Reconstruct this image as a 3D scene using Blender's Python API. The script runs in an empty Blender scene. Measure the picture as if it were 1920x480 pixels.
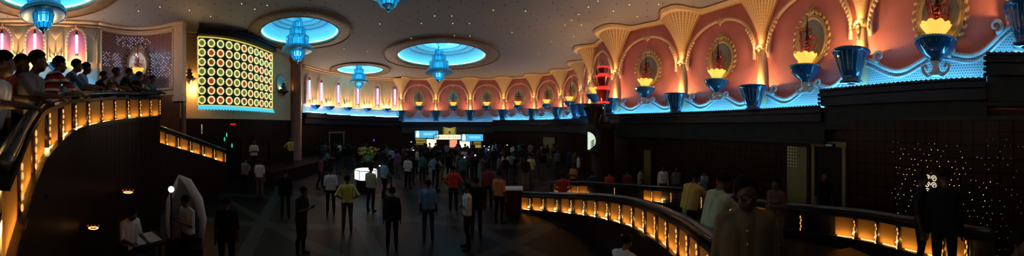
import bpy, bmesh, math, random
from mathutils import Vector, Matrix
import numpy as np
random.seed(7)
PI = math.pi
sc = bpy.context.scene
C = sc.collection
F, HC, Y0 = 480.0, 3.2, 236.0        # panorama scale (px per radian), eye height, horizon row
CEIL = 8.3

def az(px): return (px - 960.0) / F
def xy(px, r): a = az(px); return (r * math.sin(a), r * math.cos(a))
def zat(py, r): return HC + r * (Y0 - py) / F

# ------------------------------------------------------------------ materials
MATS = {}
def mat(name, col=(.5, .5, .5), rough=.5, metal=0., emis=None, es=0., vary=0., vscale=3., bump=0., bscale=30., coat=0.):
    m = bpy.data.materials.new(name); m.use_nodes = True; MATS[name] = m
    nt = m.node_tree; b = nt.nodes['Principled BSDF']
    b.inputs['Base Color'].default_value = (*col, 1); b.inputs['Roughness'].default_value = rough
    b.inputs['Metallic'].default_value = metal
    if max(col) < .06 and not metal and not coat: b.inputs['Specular IOR Level'].default_value = .12
    if coat: b.inputs['Coat Weight'].default_value = coat
    if emis: b.inputs['Emission Color'].default_value = (*emis, 1); b.inputs['Emission Strength'].default_value = es
    tc = nt.nodes.new('ShaderNodeTexCoord')
    if vary:
        n = nt.nodes.new('ShaderNodeTexNoise'); n.inputs['Scale'].default_value = vscale; n.inputs['Detail'].default_value = 4
        nt.links.new(tc.outputs['Object'], n.inputs['Vector'])
        r = nt.nodes.new('ShaderNodeValToRGB')
        r.color_ramp.elements[0].position = .3; r.color_ramp.elements[1].position = .7
        r.color_ramp.elements[0].color = (*[c * (1 - vary) for c in col], 1)
        r.color_ramp.elements[1].color = (*[min(1, c * (1 + vary)) for c in col], 1)
        nt.links.new(n.outputs['Fac'], r.inputs['Fac']); nt.links.new(r.outputs['Color'], b.inputs['Base Color'])
    if bump:
        n = nt.nodes.new('ShaderNodeTexNoise'); n.inputs['Scale'].default_value = bscale
        nt.links.new(tc.outputs['Object'], n.inputs['Vector'])
        bp = nt.nodes.new('ShaderNodeBump'); bp.inputs['Strength'].default_value = bump; bp.inputs['Distance'].default_value = .02
        nt.links.new(n.outputs['Fac'], bp.inputs['Height']); nt.links.new(bp.outputs['Normal'], b.inputs['Normal'])
    return m

def mnode(nt, op, a, b=None):
    n = nt.nodes.new('ShaderNodeMath'); n.operation = op
    for i, v in enumerate((a, b)):
        if v is None: continue
        if isinstance(v, (int, float)): n.inputs[i].default_value = v
        else: nt.links.new(v, n.inputs[i])
    return n.outputs[0]
def mixc(nt, fac, c0, c1):
    n = nt.nodes.new('ShaderNodeMix'); n.data_type = 'RGBA'
    nt.links.new(fac, n.inputs[0])
    for i, c in ((6, c0), (7, c1)):
        if isinstance(c, tuple): n.inputs[i].default_value = (*c, 1)
        else: nt.links.new(c, n.inputs[i])
    return n.outputs[2]

mat('pink_plaster', (.58, .195, .19), .6, vary=.12, vscale=1.5, bump=.15, bscale=12)
mat('niche_pink', (.62, .20, .24), .6, vary=.08)
mat('cream', (.74, .55, .32), .55, vary=.06)
mat('cream_trim', (.72, .52, .36), .5, vary=.08, vscale=9)
mat('pale_trim', (.60, .66, .72), .45, vary=.08, vscale=9)
mat('gold_leaf', (.50, .37, .19), .42, .25, vary=.25, vscale=20)
mat('cream_wall', (.66, .47, .27), .6, vary=.1, vscale=2)
mat('blue_glass', (.007, .075, .22), .13, coat=.6)
mat('blue_bead', (.14, .34, .5), .08, .3)
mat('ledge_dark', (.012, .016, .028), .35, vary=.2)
mat('bead_dark', (.035, .05, .075), .12, .6)
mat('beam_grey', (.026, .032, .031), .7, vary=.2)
mat('frame_umber', (.22, .12, .06), .5, vary=.2)
mat('mirror_grey', (.22, .25, .27), .35, .15, vary=.2, vscale=2)
mat('mirror_blue', (.10, .48, .70), .4, .0, vary=.3, vscale=3)
mat('red_dark', (.13, .008, .008), .12, coat=.5)
mat('red_glass', (.20, .015, .012), .12, coat=.5)
mat('red_glow', (.6, .02, .01), .2, emis=(1, .03, .02), es=1.4)
mat('dark_crystal', (.05, .035, .03), .1, .4)
mat('amber_cup', (.9, .5, .12), .4, emis=(1, .50, .08), es=1.25)
mat('amber_lamp', (.9, .5, .12), .4, emis=(1, .42, .06), es=22)
mat('amber_rail', (.9, .5, .12), .4, emis=(1, .60, .17), es=85)
mat('flame_glass', (.9, .5, .2), .3, emis=(1, .50, .13), es=.95)
mat('rail_panel', (.70, .42, .13), .55, vary=.12, vscale=6)
mat('rail_dark', (.016, .013, .012), .3, vary=.3)
mat('post_dark', (.07, .022, .014), .3, vary=.3, vscale=30)
mat('rail_wood', (.03, .036, .045), .2, coat=.4)
mat('neon_cyan', (.1, .6, 1), .4, emis=(.11, .62, 1), es=44)
mat('neon_soft', (.1, .6, 1), .4, emis=(.12, .50, 1), es=15)
mat('neon_dome', (.1, .6, 1), .4, emis=(.12, .68, 1), es=11)
mat('dome_white', (.50, .80, .88), .7)
mat('dome_rib', (.10, .42, .55), .6)
mat('ring_bronze', (.20, .145, .085), .5, vary=.3, vscale=5, bump=.3, bscale=25)
mat('rim_brown', (.16, .055, .02), .5)
mat('lamp_core', (.7, .9, 1), .4, emis=(.22, .78, 1), es=2.6)
mat('lamp_frame', (.01, .10, .16), .3, .3)
mat('tube_white', (.8, .9, 1), .3, emis=(.45, .55, 1), es=7)
mat('tube_cyan', (.8, .9, 1), .3, emis=(.35, .75, 1), es=5)
mat('black', (.004, .004, .005), .5)
mat('hood', (.015, .011, .010), .5)
mat('white_lamp', (.9, .9, .85), .4, emis=(1, .95, .8), es=5)
mat('counter_lamp', (.9, .9, .85), .4, emis=(.85, 1, .92), es=1.1)
mat('crescent_lamp', (.9, .9, .85), .4, emis=(.75, 1, .75), es=.8)
mat('sign_cyan', (.2, .6, .8), .4, emis=(.06, .5, .9), es=.8)
mat('sign_white', (.9, .9, .8), .4, emis=(1, .92, .62), es=1.3)
mat('sign_yellow', (.7, .6, .2), .4, emis=(.9, .62, .10), es=.35)
mat('sign_pink', (.7, .4, .3), .4, emis=(1, .35, .2), es=.9)
mat('sign_gold', (.6, .55, .2), .35, .3, emis=(.75, .62, .12), es=.25)
mat('red_led', (.5, 0, 0), .4, emis=(1, .02, .01), es=1.0)
mat('green_led', (0, .5, .3), .4, emis=(.05, .9, .45), es=.7)
mat('blue_led', (0, .1, .8), .4, emis=(.1, .1, 1), es=.8)
mat('star_lamp', (1, 1, 1), .4, emis=(1, .95, .85), es=2.2)
mat('glint_bright', (1, .9, .6), .4, emis=(1, .82, .45), es=1.5)  # flash glints on the tiled wall, put in as emission
mat('glint_mid', (1, .9, .6), .4, emis=(1, .75, .35), es=.5)
mat('point_dim', (1, .9, .6), .4, emis=(1, .7, .3), es=.16)  # dimmest wall glints as emission, also the lit lattice points
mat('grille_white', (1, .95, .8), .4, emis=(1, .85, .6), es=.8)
mat('board_green', (.008, .024, .018), .5, emis=(.02, .07, .05), es=.10)
mat('board_rim', (.6, .6, .2), .4, emis=(.95, .72, .12), es=.7)
mat('ring_yellow', (.9, .85, .4), .4, emis=(1, .82, .36), es=.95)
mat('plate_green', (.2, .3, .05), .5, emis=(.20, .30, .05), es=.38)
mat('plate_leaf', (.04, .2, .05), .5, emis=(.03, .20, .05), es=.4)
mat('plate_red', (.4, .05, .03), .5, emis=(.55, .07, .03), es=.5)
mat('plate_brown', (.2, .09, .03), .5, emis=(.26, .10, .04), es=.38)
mat('fringe_cyan', (.2, .6, .8), .4, emis=(.05, .60, .85), es=.95)
mat('olive_door', (.16, .14, .04), .5, vary=.2)
mat('pillar_brown', (.16, .045, .018), .35, vary=.2)
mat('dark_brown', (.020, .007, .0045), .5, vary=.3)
mat('pot_green', (.03, .12, .06), .2, emis=(.05, .35, .15), es=.0)
mat('leaf_green', (.06, .15, .03), .5, vary=.3, vscale=20)
mat('flower_yellow', (.55, .42, .04), .5, vary=.2)
mat('flower_red', (.4, .05, .03), .5)
mat('paper', (.55, .6, .6), .7)
mat('white_plaster', (.6, .66, .66), .6, vary=.08)
mat('phone_white', (1, 1, 1), .3, emis=(.85, .95, 1), es=1.6)
mat('hair', (.003, .0025, .0025), .9)
mat('skin', (.07, .034, .022), .55)
mat('eye', (.14, .13, .12), .3)
mat('lens', (.01, .01, .012), .1)
mat('shoe', (.01, .01, .01), .4)

def patmat(name, fn, rough=.5, metal=0.):
    m = mat(name, (.5, .5, .5), rough, metal); nt = m.node_tree
    b = nt.nodes['Principled BSDF']; tc = [n for n in nt.nodes if n.type == 'TEX_COORD'][0]
    fn(nt, b, tc); return m

def _stripes(nt, b, tc):            # gilded pierced flutes of a trumpet capital
    s = nt.nodes.new('ShaderNodeSeparateXYZ'); nt.links.new(tc.outputs['Object'], s.inputs[0])
    ang = mnode(nt, 'ARCTAN2', s.outputs[1], s.outputs[0])
    w = mnode(nt, 'SINE', mnode(nt, 'MULTIPLY', ang, 34))
    d = mnode(nt, 'SINE', mnode(nt, 'MULTIPLY', s.outputs[2], 62))
    f = mnode(nt, 'MULTIPLY', mnode(nt, 'GREATER_THAN', w, .45), mnode(nt, 'GREATER_THAN', d, -.85))
    f = mnode(nt, 'MULTIPLY', f, mnode(nt, 'GREATER_THAN', s.outputs[2], 6.62))
    f = mnode(nt, 'MULTIPLY', f, mnode(nt, 'LESS_THAN', s.outputs[2], 8.12))
    nt.links.new(mixc(nt, f, (.76, .56, .31), (.44, .19, .08)), b.inputs['Base Color'])
patmat('fluted_cream', _stripes, .5)

def _lattice(nt, b, tc):            # pierced scale lattice, in UV metres
    mp = nt.nodes.new('ShaderNodeMapping'); mp.inputs['Scale'].default_value = (15, 15, 1); nt.links.new(tc.outputs['UV'], mp.inputs[0])
    s = nt.nodes.new('ShaderNodeSeparateXYZ'); nt.links.new(mp.outputs[0], s.inputs[0])
    row = mnode(nt, 'FLOOR', s.outputs[1]); off = mnode(nt, 'MULTIPLY', mnode(nt, 'MODULO', row, 2), .5)
    fx = mnode(nt, 'SUBTRACT', mnode(nt, 'FRACT', mnode(nt, 'ADD', s.outputs[0], off)), .5)
    fy = mnode(nt, 'SUBTRACT', mnode(nt, 'FRACT', s.outputs[1]), .5)
    d = mnode(nt, 'SQRT', mnode(nt, 'ADD', mnode(nt, 'MULTIPLY', fx, fx), mnode(nt, 'MULTIPLY', fy, fy)))
    f = mnode(nt, 'LESS_THAN', d, .30)
    nt.links.new(mixc(nt, f, (.52, .62, .68), (.10, .20, .27)), b.inputs['Base Color'])
patmat('lattice_white', _lattice, .5)

def _screen(nt, b, tc):             # diamond lattice with little mirror inlays
    s = nt.nodes.new('ShaderNodeSeparateXYZ'); nt.links.new(tc.outputs['UV'], s.inputs[0])
    u = mnode(nt, 'MULTIPLY', mnode(nt, 'ADD', s.outputs[0], s.outputs[1]), 6.2)
    v = mnode(nt, 'MULTIPLY', mnode(nt, 'SUBTRACT', s.outputs[0], s.outputs[1]), 6.2)
    fu = mnode(nt, 'ABSOLUTE', mnode(nt, 'SUBTRACT', mnode(nt, 'FRACT', u), .5))
    fv = mnode(nt, 'ABSOLUTE', mnode(nt, 'SUBTRACT', mnode(nt, 'FRACT', v), .5))
    f = mnode(nt, 'LESS_THAN', mnode(nt, 'MAXIMUM', fu, fv), .26)
    nt.links.new(mixc(nt, f, (.34, .14, .12), (.12, .14, .19)), b.inputs['Base Color'])
    nt.links.new(mnode(nt, 'MULTIPLY', f, .9), b.inputs['Metallic'])
patmat('mirror_screen', _screen, .25)

def _ceil(nt, b, tc):               # plaster ceiling with rows of little dark pits
    mp = nt.nodes.new('ShaderNodeMapping'); mp.inputs['Rotation'].default_value = (0, 0, .5); mp.inputs['Scale'].default_value = (1.55, 1.55, 1.55)
    nt.links.new(tc.outputs['Object'], mp.inputs[0])
    s = nt.nodes.new('ShaderNodeSeparateXYZ'); nt.links.new(mp.outputs[0], s.inputs[0])
    fx = mnode(nt, 'SUBTRACT', mnode(nt, 'FRACT', s.outputs[0]), .5); fy = mnode(nt, 'SUBTRACT', mnode(nt, 'FRACT', s.outputs[1]), .5)
    d = mnode(nt, 'SQRT', mnode(nt, 'ADD', mnode(nt, 'MULTIPLY', fx, fx), mnode(nt, 'MULTIPLY', fy, fy)))
    n = nt.nodes.new('ShaderNodeTexNoise'); n.inputs['Scale'].default_value = 1.3; nt.links.new(mp.outputs[0], n.inputs['Vector'])
    f = mnode(nt, 'MULTIPLY', mnode(nt, 'LESS_THAN', d, .07), mnode(nt, 'GREATER_THAN', n.outputs['Fac'], .47))
    n2 = nt.nodes.new('ShaderNodeTexNoise'); n2.inputs['Scale'].default_value = 14; nt.links.new(mp.outputs[0], n2.inputs['Vector'])
    base = mixc(nt, n2.outputs['Fac'], (.25, .25, .265), (.37, .365, .385))
    nt.links.new(mixc(nt, f, base, (.10, .07, .06)), b.inputs['Base Color'])
patmat('ceiling_plaster', _ceil, .7)

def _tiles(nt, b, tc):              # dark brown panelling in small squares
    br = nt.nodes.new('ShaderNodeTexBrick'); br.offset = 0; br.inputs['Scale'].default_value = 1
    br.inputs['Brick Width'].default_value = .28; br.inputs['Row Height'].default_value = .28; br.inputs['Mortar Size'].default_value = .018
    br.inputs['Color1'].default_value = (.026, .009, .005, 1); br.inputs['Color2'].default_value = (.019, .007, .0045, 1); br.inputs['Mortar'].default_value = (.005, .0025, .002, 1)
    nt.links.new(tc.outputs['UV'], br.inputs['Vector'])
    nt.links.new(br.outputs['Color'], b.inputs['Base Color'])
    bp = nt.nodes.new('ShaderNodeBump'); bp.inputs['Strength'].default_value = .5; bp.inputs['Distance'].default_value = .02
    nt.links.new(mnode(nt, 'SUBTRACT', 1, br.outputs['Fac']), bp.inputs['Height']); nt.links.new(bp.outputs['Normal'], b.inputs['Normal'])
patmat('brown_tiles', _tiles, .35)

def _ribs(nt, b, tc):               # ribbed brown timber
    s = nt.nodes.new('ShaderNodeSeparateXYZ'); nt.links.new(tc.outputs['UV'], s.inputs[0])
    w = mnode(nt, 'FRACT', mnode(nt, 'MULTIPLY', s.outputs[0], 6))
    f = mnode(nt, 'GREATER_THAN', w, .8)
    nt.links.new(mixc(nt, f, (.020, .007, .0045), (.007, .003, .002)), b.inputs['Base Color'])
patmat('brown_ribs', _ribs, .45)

def _floor(nt, b, tc):              # dark stone with paler bands laid as squares and diagonals
    s = nt.nodes.new('ShaderNodeSeparateXYZ'); nt.links.new(tc.outputs['Object'], s.inputs[0])
    def band(v, per, w):
        fr = mnode(nt, 'ABSOLUTE', mnode(nt, 'SUBTRACT', mnode(nt, 'FRACT', mnode(nt, 'DIVIDE', v, per)), .5))
        return mnode(nt, 'LESS_THAN', fr, w / per / 2)
    p = mnode(nt, 'ADD', s.outputs[0], s.outputs[1]); q = mnode(nt, 'SUBTRACT', s.outputs[0], s.outputs[1])
    f = mnode(nt, 'MAXIMUM', band(p, 4.6, .55), band(q, 4.6, .55))
    f = mnode(nt, 'MAXIMUM', f, band(s.outputs[1], 3.25, .35))
    n = nt.nodes.new('ShaderNodeTexNoise'); n.inputs['Scale'].default_value = 5; nt.links.new(tc.outputs['Object'], n.inputs['Vector'])
    a = mixc(nt, n.outputs['Fac'], (.0022, .0022, .0026), (.005, .005, .006))
    c = mixc(nt, n.outputs['Fac'], (.018, .020, .021), (.034, .038, .038))
    nt.links.new(mixc(nt, f, a, c), b.inputs['Base Color'])
patmat('floor_stone', _floor, .45)

def _check(nt, b, tc):
    s = nt.nodes.new('ShaderNodeSeparateXYZ'); nt.links.new(tc.outputs['Object'], s.inputs[0])
    fx = mnode(nt, 'GREATER_THAN', mnode(nt, 'FRACT', mnode(nt, 'MULTIPLY', s.outputs[0], 14)), .7)
    fz = mnode(nt, 'GREATER_THAN', mnode(nt, 'FRACT', mnode(nt, 'MULTIPLY', s.outputs[2], 14)), .7)
    nt.links.new(mixc(nt, mnode(nt, 'MAXIMUM', fx, fz), (.05, .02, .02), (.28, .17, .13)), b.inputs['Base Color'])
patmat('shirt_plaid', _check, .8)
def _hoops(nt, b, tc):
    s = nt.nodes.new('ShaderNodeSeparateXYZ'); nt.links.new(tc.outputs['Object'], s.inputs[0])
    fr = mnode(nt, 'FRACT', mnode(nt, 'DIVIDE', mnode(nt, 'SUBTRACT', s.outputs[2], 1.0), .125))
    w = mnode(nt, 'LESS_THAN', fr, .28); d = mnode(nt, 'GREATER_THAN', fr, .66)
    c = mixc(nt, w, (.33, .012, .02), (.75, .68, .66))
    nt.links.new(mixc(nt, d, c, (.05, .004, .01)), b.inputs['Base Color'])
patmat('shirt_hoops', _hoops, .8)

SH = {'white': (.50, .52, .54), 'grey': (.13, .14, .15), 'dark': (.012, .013, .016), 'black': (.005, .005, .006), 'navy': (.015, .022, .05), 'red': (.40, .02, .02),
      'maroon': (.13, .012, .015), 'lime': (.42, .48, .08), 'yellow': (.42, .29, .05), 'blue': (.07, .20, .42), 'sky': (.16, .34, .50), 'pink': (.45, .10, .12),
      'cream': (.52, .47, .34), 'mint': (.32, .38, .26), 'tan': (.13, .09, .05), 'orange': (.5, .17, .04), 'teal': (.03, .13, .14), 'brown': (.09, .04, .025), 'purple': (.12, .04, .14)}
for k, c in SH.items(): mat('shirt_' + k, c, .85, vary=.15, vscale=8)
for k, c in {'black': (.006, .006, .007), 'denim': (.02, .03, .06), 'khaki': (.12, .09, .05), 'grey': (.04, .04, .045)}.items(): mat('trousers_' + k, c, .85, vary=.15, vscale=8)

# ------------------------------------------------------------------ mesh builder
class MB:
    def __init__(self): self.v = []; self.f = []; self.mi = []; self.uv = []; self.hasuv = False
    def add(self, vs, fs, mi=0, uv=None):
        o = len(self.v); self.v += [tuple(p) for p in vs]; self.f += [tuple(i + o for i in f) for f in fs]; self.mi += [mi] * len(fs)
        if uv: self.hasuv = True
        self.uv += uv if uv else [(0, 0)] * len(vs)
        return self
    def box(self, c, s, rz=0, mi=0, taper=1.):
        cx, cy, cz = c; a, b, h = s[0] / 2, s[1] / 2, s[2] / 2; ca, sa = math.cos(rz), math.sin(rz); vs = []
        for k, z in ((1., -h), (taper, h)):
            for x, y in ((-a, -b), (a, -b), (a, b), (-a, b)):
                x, y = x * k, y * k; vs.append((cx + x * ca - y * sa, cy + x * sa + y * ca, cz + z))
        return self.add(vs, [(3, 2, 1, 0), (4, 5, 6, 7), (0, 1, 5, 4), (1, 2, 6, 5), (2, 3, 7, 6), (3, 0, 4, 7)], mi)
    def tube(self, pts, r, n=8, closed=False, mi=0):
        pts = [Vector(p) for p in pts]; m = len(pts); rr = r if isinstance(r, (list, tuple)) else [r] * m
        vs = []; up = None
        for i, p in enumerate(pts):
            a = pts[i - 1] if (i or closed) else p; b = pts[(i + 1) % m] if (i < m - 1 or closed) else p
            t = (b - a)
            if t.length < 1e-9: t = Vector((0, 0, 1))
            t.normalize()
            if up is None: up = Vector((0, 0, 1)) if abs(t.z) < .9 else Vector((0, 1, 0))
            u = up - t * up.dot(t)
            if u.length < 1e-4: u = t.orthogonal()
            u.normalize(); up = u; w = t.cross(u)
            vs += [p + (u * math.cos(2 * PI * k / n) + w * math.sin(2 * PI * k / n)) * rr[i] for k in range(n)]
        fs = []
        for i in range(m if closed else m - 1):
            j = (i + 1) % m
            fs += [(i * n + k, i * n + (k + 1) % n, j * n + (k + 1) % n, j * n + k) for k in range(n)]
        if not closed: fs += [tuple(range(n - 1, -1, -1)), tuple((m - 1) * n + k for k in range(n))]
        return self.add(vs, fs, mi)
    def lathe(self, prof, n=24, c=(0, 0, 0), a0=0., a1=2 * PI, rmod=None, mi=0, sx=1., sy=1.):
        full = abs(a1 - a0 - 2 * PI) < 1e-6; cols = n if full else n + 1; vs = []; m = len(prof)
        for k in range(cols):
            a = a0 + (a1 - a0) * k / n
            for r, z in prof:
                q = r * (rmod(a, z) if rmod else 1); vs.append((c[0] + q * math.cos(a) * sx, c[1] + q * math.sin(a) * sy, c[2] + z))
        fs = [(k * m + i, ((k + 1) % cols) * m + i, ((k + 1) % cols) * m + i + 1, k * m + i + 1) for k in range(n) for i in range(m - 1)]
        return self.add(vs, fs, mi)
    def ball(self, c, r, nu=10, nv=7, mi=0):
        rx, ry, rz = r if isinstance(r, tuple) else (r, r, r); vs = [(c[0], c[1], c[2] - rz)]
        for j in range(1, nv):
            e = -PI / 2 + PI * j / nv
            vs += [(c[0] + rx * math.cos(e) * math.cos(2 * PI * k / nu), c[1] + ry * math.cos(e) * math.sin(2 * PI * k / nu), c[2] + rz * math.sin(e)) for k in range(nu)]
        vs.append((c[0], c[1], c[2] + rz)); top = len(vs) - 1; fs = []
        for k in range(nu):
            k2 = (k + 1) % nu; fs.append((0, 1 + k2, 1 + k)); fs.append((top, top - nu + k, top - nu + k2))
            for j in range(nv - 2): a = 1 + j * nu; fs.append((a + k, a + k2, a + nu + k2, a + nu + k))
        return self.add(vs, fs, mi)
    def beads(self, pts, r, per=5, n=6, closed=False, mi=0):   # a beaded string: one tube whose girth swells at every bead; pts sampled PER times a bead
        return self.tube(pts, [r * (.45 + .55 * abs(math.sin(PI * (i + .5) / per))) for i in range(len(pts))], n, closed, mi)
    def plate(self, poly, y0, y1, mi=0, c=(0, 0, 0)):      # outline in the XZ plane, given thickness along Y
        n = len(poly); vs = [(c[0] + x, c[1] + y0, c[2] + z) for x, z in poly] + [(c[0] + x, c[1] + y1, c[2] + z) for x, z in poly]
        return self.add(vs, [tuple(range(n)), tuple(range(2 * n - 1, n - 1, -1))] + [(i, i + n, (i + 1) % n + n, (i + 1) % n) for i in range(n)], mi)
    def build(self, name, mats, parent=None, smooth=False):
        me = bpy.data.meshes.new(name); me.from_pydata(self.v, [], self.f)
        for m in (mats if isinstance(mats, (list, tuple)) else [mats]): me.materials.append(MATS[m])
        me.polygons.foreach_set('material_index', self.mi)
        if smooth: me.polygons.foreach_set('use_smooth', [True] * len(me.polygons))
        if self.hasuv:
            ul = me.uv_layers.new(name='UVMap')
            idx = np.empty(len(me.loops), dtype=np.int32); me.loops.foreach_get('vertex_index', idx)
            ul.data.foreach_set('uv', np.array(self.uv, dtype=np.float32)[idx].ravel())
        me.update(); bm = bmesh.new(); bm.from_mesh(me); bmesh.ops.recalc_face_normals(bm, faces=bm.faces); bm.to_mesh(me); bm.free()
        o = bpy.data.objects.new(name, me); C.objects.link(o); o.parent = parent
        return o

def tag(o, label=None, cat=None, group=None, kind=None):
    if label: o['label'] = label
    if cat: o['category'] = cat
    if group: o['group'] = group
    if kind: o['kind'] = kind
    return o
def thing(name, label, cat, loc=(0, 0, 0), rz=0., group=None):
    o = bpy.data.objects.new(name, None); C.objects.link(o); o.location = loc; o.rotation_euler = (0, 0, rz); o.empty_display_size = .2
    return tag(o, label, cat, group)
def struct(o, label=None): o['kind'] = 'structure'; (label and o.__setitem__('label', label)); return o
KIDS = {}
def kids(o): return [c for c in C.objects if c.parent == o]
def dup(root, loc, rz, label=None, group=None, scale=None):
    key = root.name
    if key not in KIDS: KIDS[key] = [(k, kids(k)) for k in kids(root)]
    r = root.copy(); C.objects.link(r); r.location = loc; r.rotation_euler = (0, 0, rz)
    if scale: r.scale = scale if isinstance(scale, tuple) else (scale,) * 3
    if label: r['label'] = label
    if group: r['group'] = group
    for ch, gs in KIDS[key]:
        c = ch.copy(); C.objects.link(c); c.parent = r
        for g in gs: d = g.copy(); C.objects.link(d); d.parent = c
    return r
def lamp(name, loc, col, power, radius=.06, parent=None):
    l = bpy.data.lights.new(name, 'POINT'); l.color = col; l.energy = power; l.shadow_soft_size = radius
    o = bpy.data.objects.new(name, l); C.objects.link(o); o.location = loc; o.parent = parent; return o
AMB, CYA = (1, .54, .19), (.02, .42, 1)

# ------------------------------------------------------------------ wall lines (plan curves walked clockwise, room on the right hand)
class Path:
    def __init__(self, ctrl, sub=14, smooth=True):
        P = [Vector(p) for p in ctrl]; self.p = []; self.ci = []
        for i in range(len(P) - 1):
            a = P[i - 1] if i else P[0] * 2 - P[1]; b, c = P[i], P[i + 1]; d = P[i + 2] if i + 2 < len(P) else P[-1] * 2 - P[-2]
            self.ci.append(len(self.p))
            for k in range(sub):
                t = k / sub
                if smooth: q = .5 * ((2 * b) + (c - a) * t + (2 * a - 5 * b + 4 * c - d) * t * t + (3 * b - 3 * c + d - a) * t ** 3)
                else: q = b.lerp(c, t)
                self.p.append(q)
        self.ci.append(len(self.p)); self.p.append(P[-1])
        self.s = [0.]
        for i in range(1, len(self.p)): self.s.append(self.s[-1] + (self.p[i] - self.p[i - 1]).length)
        self.L = self.s[-1]
    def sc(self, i): return self.s[self.ci[i]]
    def at(self, s):
        s = min(max(s, 0), self.L); lo, hi = 0, len(self.s) - 1
        while hi - lo > 1:
            m = (lo + hi) // 2
            if self.s[m] <= s: lo = m
            else: hi = m
        t = (s - self.s[lo]) / max(1e-9, self.s[hi] - self.s[lo]); p = self.p[lo].lerp(self.p[hi], t)
        a = self.p[max(0, lo - 1)]; b = self.p[min(len(self.p) - 1, hi + 1)]; d = (b - a).normalized()
        return p, Vector((d.y, -d.x))
    def w(self, s, off, z): p, n = self.at(s); q = p + n * off; return (q.x, q.y, z)
    def rz(self, s): _, n = self.at(s); return math.atan2(n.x, -n.y)
    def s_az(self, px):
        th = az(px); best = min(range(len(self.p)), key=lambda i: abs(math.atan2(self.p[i].x, self.p[i].y) - th))
        lo, hi = self.s[max(0, best - 1)], self.s[min(len(self.s) - 1, best + 1)]
        for _ in range(30):
            m = (lo + hi) / 2; p, _n = self.at(m)
            if math.atan2(p.x, p.y) < th: lo = m
            else: hi = m
        return (lo + hi) / 2
    def r(self, s): p, _ = self.at(s); return p.length

def fz(z): return z if callable(z) else (lambda s: z)
def strip(P, s0, s1, zb, zt, off=0., th=.15, step=.25, mb=None, mi=0):
    mb = mb or MB(); zb, zt, of = fz(zb), fz(zt), fz(off); n = max(1, int((s1 - s0) / step)); vs, uv, fs = [], [], []
    for i in range(n + 1):
        s = s0 + (s1 - s0) * i / n
        for o, z in ((of(s), zb(s)), (of(s), zt(s)), (of(s) - th, zt(s)), (of(s) - th, zb(s))): vs.append(P.w(s, o, z)); uv.append((s, z))
    for i in range(n):
        a, b = i * 4, i * 4 + 4; fs += [(a + k, a + (k + 1) % 4, b + (k + 1) % 4, b + k) for k in range(4)]
    fs += [(3, 2, 1, 0), (n * 4, n * 4 + 1, n * 4 + 2, n * 4 + 3)]
    return mb.add(vs, fs, mi, uv)
def along(P, s0, s1, off, z, step=.2):
    of, zz = fz(off), fz(z); n = max(2, int(abs(s1 - s0) / step)); return [P.w(s0 + (s1 - s0) * i / n, of(s0 + (s1 - s0) * i / n), zz(s0 + (s1 - s0) * i / n)) for i in range(n + 1)]

def _tp(nt, b, tc):                 # back-lit translucent amber glass
    out = [n for n in nt.nodes if n.type == 'OUTPUT_MATERIAL'][0]
    tr = nt.nodes.new('ShaderNodeBsdfTranslucent'); tr.inputs[0].default_value = (1, .72, .36, 1)
    mx = nt.nodes.new('ShaderNodeMixShader'); mx.inputs[0].default_value = .2
    b.inputs['Base Color'].default_value = (.7, .42, .15, 1)
    nt.links.new(tr.outputs[0], mx.inputs[1]); nt.links.new(b.outputs[0], mx.inputs[2]); nt.links.new(mx.outputs[0], out.inputs[0])
patmat('amber_glass', _tp, .4)
for k in ('floor_stone', 'brown_tiles', 'brown_ribs'): MATS[k].node_tree.nodes['Principled BSDF'].inputs['Specular IOR Level'].default_value = .10
# ================================================================== THE SETTING
def hermite(tab):
    tab = sorted(tab)
    def f(s):
        if s <= tab[0][0]: return tab[0][1]
        for (a, x), (b, y) in zip(tab, tab[1:]):
            if s <= b: t = (s - a) / (b - a); t = t * t * (3 - 2 * t); return x + (y - x) * t
        return tab[-1][1]
    return f

COLS = [(752, 27.5), (817, 27.8), (882, 27.8), (945, 27.4), (1003, 26.0), (1054, 23.9), (1093, 20.8), (1111, 17.0), (1158, 14.0), (1281, 12.0), (1431, 9.75), (1617, 7.5), (1915, 6.3)]
M = Path([xy(*c) for c in COLS] + [xy(2010, 7.2)])
CS = [M.sc(i) for i in range(len(COLS))]
NB = len(COLS) - 1
OVPX = [785, 850, 913, 974, 1030, 1076, None, None, 1217, 1355, 1525, 1765]
OS = [(M.s_az(p) if p else (CS[i] + CS[i + 1]) / 2) for i, p in enumerate(OVPX)]
OS[7] = (CS[7] + CS[8]) / 2
s925, s1555, s1852 = M.s_az(925), M.s_az(1556), M.s_az(1853)
def ledge(s): return HC + (.36 if s < s925 else .55 if s < s1555 else 1.02 if s < s1852 else 1.58)
LSEG = [(0, s925), (s925, s1555), (s1555, s1852), (s1852, M.L)]
base = hermite([(CS[0], .45), (CS[3], .55), (CS[10], .55), (OS[10], .62), (CS[11], 1.15), (OS[11], 1.08), (CS[12], 1.75)])
def wave(s):
    i = max(j for j in range(len(CS)) if CS[j] <= s + 1e-6) if s >= CS[0] else 0
    if i >= NB: return HC + base(s) + .62
    if s < OS[i]: t = .5 * (s - CS[i]) / (OS[i] - CS[i])
    else: t = .5 + .5 * (s - OS[i]) / (CS[i + 1] - OS[i])
    return HC + base(s) + .56 + .20 * math.cos(4 * PI * t)

struct(MB().box((-3, 12, -.1), (36, 46, .2)).build('floor', 'floor_stone'))

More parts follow.
